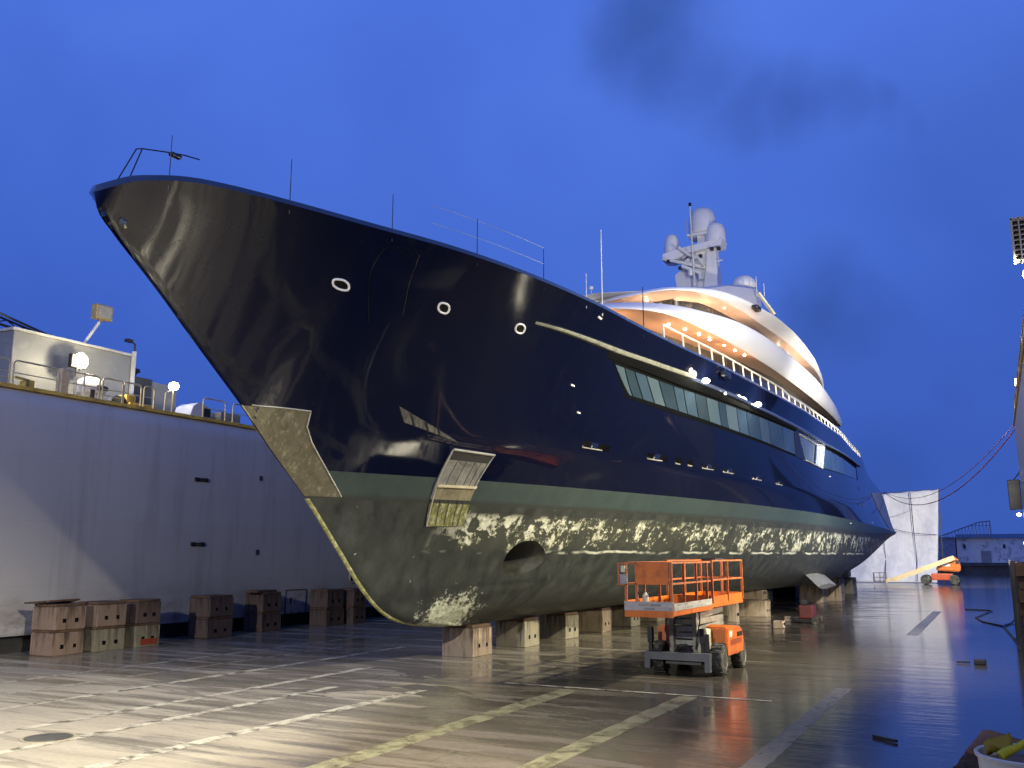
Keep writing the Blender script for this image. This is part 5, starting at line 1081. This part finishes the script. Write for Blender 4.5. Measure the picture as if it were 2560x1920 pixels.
for a, b in (((-13.9, 124.2), (-12.5, 124.2)), ((-12.5, 124.2), (-12.5, 125.2)), ((-12.5, 125.2), (-13.9, 125.2)), ((-13.9, 125.2), (-13.9, 124.2))):
    for zq in (.35, .85, 1.4): mb.bar((*a, zq), (*b, zq), .06)
    mb.bar((*a, .3), (*a, 1.42), .06); mb.bar(((a[0] + b[0]) / 2, (a[1] + b[1]) / 2, .3), ((a[0] + b[0]) / 2, (a[1] + b[1]) / 2, 1.42), .05)
mb.build('basket', paint('basket_brown', (.12, .09, .07), .5), boom)
MB().box(-6.2, -5.2, 125.36, 125.40, 2.2, 2.55).build('decal', WHT_P, boom); MB().box(-4.6, -4.2, 125.37, 125.41, 2.5, 2.95).build('louvre', DARK, boom)
# small dark red pump on the floor
t = thing('pump', 'small dark red engine pump on the floor right of the lift', 'pump', (-9.1, 51.2, 0))
mb = MB(); mb.box(-9.5, -8.75, 50.9, 51.9, .25, .95, .08); mb.build('engine', paint('pump_red', (.10, .015, .012), .4, 0, .3), t); mb = MB(); mb.tube([(-9.6, 50.8, .2), (-8.6, 50.8, .2), (-8.6, 52, .2), (-9.6, 52, .2), (-9.6, 50.8, .2)], .04, 6); mb.box(-9.4, -9.1, 51, 51.5, .95, 1.2, .04); mb.build('frame', DARK, t)
for y in (50.75, 52.05): MB().lathe((-8.65, y, .2), [(.06, -.06), (.2, -.05), (.2, .05), (.06, .06)], 16, 'y').build('wheel', TY, t, 40)

# ------------------------------------------------------------------ white curtain behind the stern and cables
m, nt, p = newmat('curtain_white'); n = noise(nt, wpos(nt, (.8, .8, .5)), 1.0, 6, .65, dist=1.2); L(nt, ramp(nt, n, [(.35, (.52, .53, .54)), (.6, (.66, .66, .65))]), p.inputs['Base Color']); p.inputs['Roughness'].default_value = .7; L(nt, bump(nt, n, .35, .3), p.inputs['Normal'])
cur = thing('containment_curtain', 'tall white sheeting curtain hung behind the yacht stern', 'curtain', (-11, 134, 0))
rows = []
for i in range(41):
    u = i / 40; r = []
    for j in range(31):
        v = j / 30; x = -19 + (12.35 + .35 * v) * u + .9 * (1 - v) * (u - .5) * 0; y = 136 - 1.6 * v * 0 - 3.2 * (1 - v) ** 3 + .20 * math.sin(9 * u + 3 * v) + .12 * math.sin(21 * u - 5 * v)
        r.append((x - .55 * (1 - v) * max(0, u - .9) * 10, y, .05 + (11.4 + .65 * u) * v + (.08 * abs(math.sin(20 * u)) if j == 30 else 0)))
    rows.append(r)
mb = MB(); mb.grid(rows); o = mb.build('sheet', m, cur, 'all'); sm = o.modifiers.new('thickness', 'SOLIDIFY'); sm.thickness = .04
mb = MB()
for x in (-13.6, -9.75): mb.tube([(x, 135.2, 11.9), (x + .1, 135.1, 6), (x + .25, 134.6, 3), (x + .3, 131.9, .2)], .045, 5)
mb.tube([(-13, 135.2, 7.2), (-9.7, 135.1, 6.4), (-6.9, 135.1, 6.2)], .035, 5); mb.tube([(-13.2, 135.1, 8.4), (-11, 135.1, 9.0), (-9.8, 135, 9.5)], .015, 4); mb.build('rope', DARK, cur)
mb = MB(); mb.bar((-6.5, 136.2, 0), (-6.3, 136.2, 12.3), .12); mb.bar((-19, 136.2, 0), (-19, 136.2, 11.8), .12); mb.bar((-19, 136.2, 11.6), (-6.4, 136.2, 12.2), .08); mb.build('frame', DARK, cur)
def cable(a, b, sag, r, mat, label, nm='cable', cat='cable', n=28):
    a, b = Vector(a), Vector(b); pts = [a.lerp(b, k / n) - Vector((0, 0, sag * 4 * (k / n) * (1 - k / n))) for k in range(n + 1)]
    return tag(MB().tube(pts, r, 6).build(nm, mat), label, cat)
RED = paint('cable_red', (.42, .08, .05), .5); REDP = paint('cable_pale_red', (.30, .12, .14), .5)
cable((-8.8, 91.2, 9.25), (1.36, 53.5, 9.9), 2.35, .030, RED, 'red cable sagging from the stern to the right wall, lower of two')
cable((-8.8, 91.3, 9.3), (1.36, 53.2, 10.14), 1.9, .020, REDP, 'thin dull red cable sagging above the thicker red one')
cable((-8.3, 81.0, 6.9), (-8.8, 91.0, 9.2), .35, .025, paint('cable_brown', (.16, .10, .08), .5), 'short brown line hanging along the blue stern quarter')
HOSE = paint('hose_black', (.015, .017, .02), .45)
pts = [(.9, 62, 1.2), (.75, 58, .3), (.35, 56.0, .03), (-.05, 53.5, .03), (.15, 49.5, .03), (.5, 42, .03), (.75, 36, .03), (.9, 32, .03)]
tag(MB().tube(pts, .05, 6).build('hose', HOSE), 'black hose trailing on the wet floor along the right wall', 'hose')
pts = [(-.05, 53.5, .03), (-1.0, 56.5, .03), (-1.4, 60, .03), (-1.0, 64, .03), (-.6, 67.5, .03), (-.9, 68.5, .03), (-2.2, 69, .03)]
tag(MB().tube(pts, .04, 6).build('hose', HOSE), 'thin black hose loop on the floor beyond the trailing hose', 'hose')
mb = MB(); mb.box(-.98, -.62, 34.6, 35.0, .004, .16, .03); mb.bar((-1.5, 34.9, .04), (-1.1, 34.85, .05), .08, .05); tag(mb.build('tool_box', DARK), 'small dark tool lying on the blue wet floor at right', 'tool')
mb = MB(); mb.bar((-2.45, 20.1, .03), (-2.0, 19.7, .04), .07, .05); tag(mb.build('rod', DARK), 'short dark rod on the wet floor at lower right', 'rod')

# ------------------------------------------------------------------ near corner: timber ledge with an open tub
t = thing('timber_pile', 'old brown timber baulks close to the camera at lower right', 'timber', (.2, 4.6, 0))
m = rust('old_brown_timber', (.035, .018, .010), (.16, .075, .03), 3)
def hull_poly(name, secs, mat, par):
    mb = MB(); rows = []
    for y, pts in secs: rows.append([(x, y, zq) for x, zq in pts])
    V = mb.grid(rows); mb.face(V[0]); mb.face(V[-1][::-1]); return mb.build(name, mat, par, 50)
P1, P2, P3, P4, P5, P6 = [Vector(v) for v in ((-.136, 5.256, 2.684), (.077, 5.385, 2.597), (-.035, 4.692, 2.618), (-.201, 4.709, 2.674), (-.293, 4.443, 2.623), (-.09, 4.506, 2.552))]
rnd = random.Random(5)
def slab(name, q, mat, drop, n=14, jag=.006, round_=.02):
    """a thick weathered slab under the four corners q (left-near, right-near, right-far, left-far)"""
    mb = MB(); rows = []
    for i in range(n + 1):
        u = i / n; row = []
        for j in range(n + 1):
            v = j / n; pnt = q[0].lerp(q[1], u).lerp(q[3].lerp(q[2], u), v); e = min(u, 1 - u, v, 1 - v)
            row.append(pnt + Vector((rnd.uniform(-jag, jag), rnd.uniform(-jag, jag), rnd.uniform(-jag, jag) - (round_ if e == 0 else 0))))
        rows.append(row)
    V = mb.grid(rows); edge = [V[i][0] for i in range(n + 1)] + [V[n][j] for j in range(1, n + 1)] + [V[i][n] for i in range(n - 1, -1, -1)] + [V[0][j] for j in range(n - 1, 0, -1)]
    E = [mb.v((v.co.x, v.co.y, v.co.z - drop)) for v in edge]
    for k in range(len(edge)): mb.face([edge[k], edge[(k + 1) % len(edge)], E[(k + 1) % len(E)], E[k]])
    mb.face(E[::-1]); return mb.build(name, mat, t, 40)
slab('baulk', [P4, P3 + Vector((.25, 0, -.05)), P2 + Vector((.3, .05, -.08)), P1], m, .30, jag=.002)
slab('broken_edge', [P5 + Vector((0, -.05, -.03)), P6 + Vector((.2, -.05, -.1)), P3 + Vector((.2, 0, -.07)), P4 + Vector((-.002, -.004, -.012))], rust('dark_broken_timber', (.010, .006, .004), (.05, .024, .016), 6), .5, 16, .010)  # darker brown for the lower broken front
MB().box(-.14, 1.2, 2.6, 5.0, 0, 2.1, .02).build('lower_baulk', m, t); MB().box(-.02, 1.2, 2.6, 4.04, 2.11, 2.45, .02).build('ledge', RUST, t)
tub = thing('bucket', 'white open tub holding yellow rags near the lower right corner', 'bucket', (.045, 3.71, 2.452))
cx0, cy0 = .052, 3.70; mb = MB(); zr_ = 2.845
mb.lathe((cx0, cy0, 0), [(.001, 2.454), (.135, 2.454), (.15, 2.47), (.172, zr_ - .012), (.180, zr_ - .012), (.182, zr_ - .002), (.178, zr_ + .002), (.168, zr_ - .002), (.146, 2.48), (.001, 2.475)], 44); mb.build('tub', paint('tub_white', (.52, .53, .50), .4, 0, .08), tub, 40)
MB().lathe((cx0, cy0, 0), [(.001, 2.476), (.145, 2.482), (.163, 2.812), (.001, 2.818)], 30).build('filling', paint('tub_brown', (.20, .11, .06), .7, 0, .35, (.06, .03, .02), 9), tub, 40)
def sheet(name, c, w, d, h, rz, mat, lab, seed):
    rnd = random.Random(seed); rows = []; Rm = Matrix.Rotation(rz, 3, 'Z')
    for i in range(9):
        u = i / 8 - .5; row = []
        for j in range(6):
            v = j / 5 - .5; row.append(Vector(c) + Rm @ Vector((u * w, v * d, h * (u + .5) + .02 * math.sin(5 * v + 3 * u) + rnd.uniform(-.003, .003))))
        rows.append(row)
    mb = MB(); mb.grid(rows); o = mb.build(name, mat, None, 'all'); mm = o.modifiers.new('thick', 'SOLIDIFY'); mm.thickness = .006; return tag(o, lab, 'rag')
sheet('rag', (-.052, 3.672, 2.862), .085, .030, .028, .42, paint('rag_mustard', (.26, .20, .015), .7), 'mustard strip standing at the back of the tub', 3)
mb = MB(); a_, b_ = Vector((-.048, 3.602, 2.846)), Vector((.006, 3.628, 2.876)); mb.tube([a_, a_.lerp(b_, .3) + Vector((0, 0, .004)), a_.lerp(b_, .7) + Vector((0, 0, .002)), b_, b_ + Vector((.022, .01, .016))], .017, 10, r1=.010)
tag(mb.build('rag', paint('rag_yellow', (.46, .42, .015), .7, 0, .2, None, 30), None, 60), 'bright yellow rolled rag lying over the tub contents', 'rag')
tag(MB().box(.02, .12, 3.58, 3.66, 2.776, 2.842, .008).build('carton', paint('carton_pink', (.50, .38, .28), .7)), 'pale pink carton inside the white tub', 'carton')
tag(MB().box(-.03, .012, 3.60, 3.64, 2.776, 2.825, .006).build('packet', paint('carton_orange', (.42, .18, .03), .7)), 'small orange packet inside the white tub', 'packet')
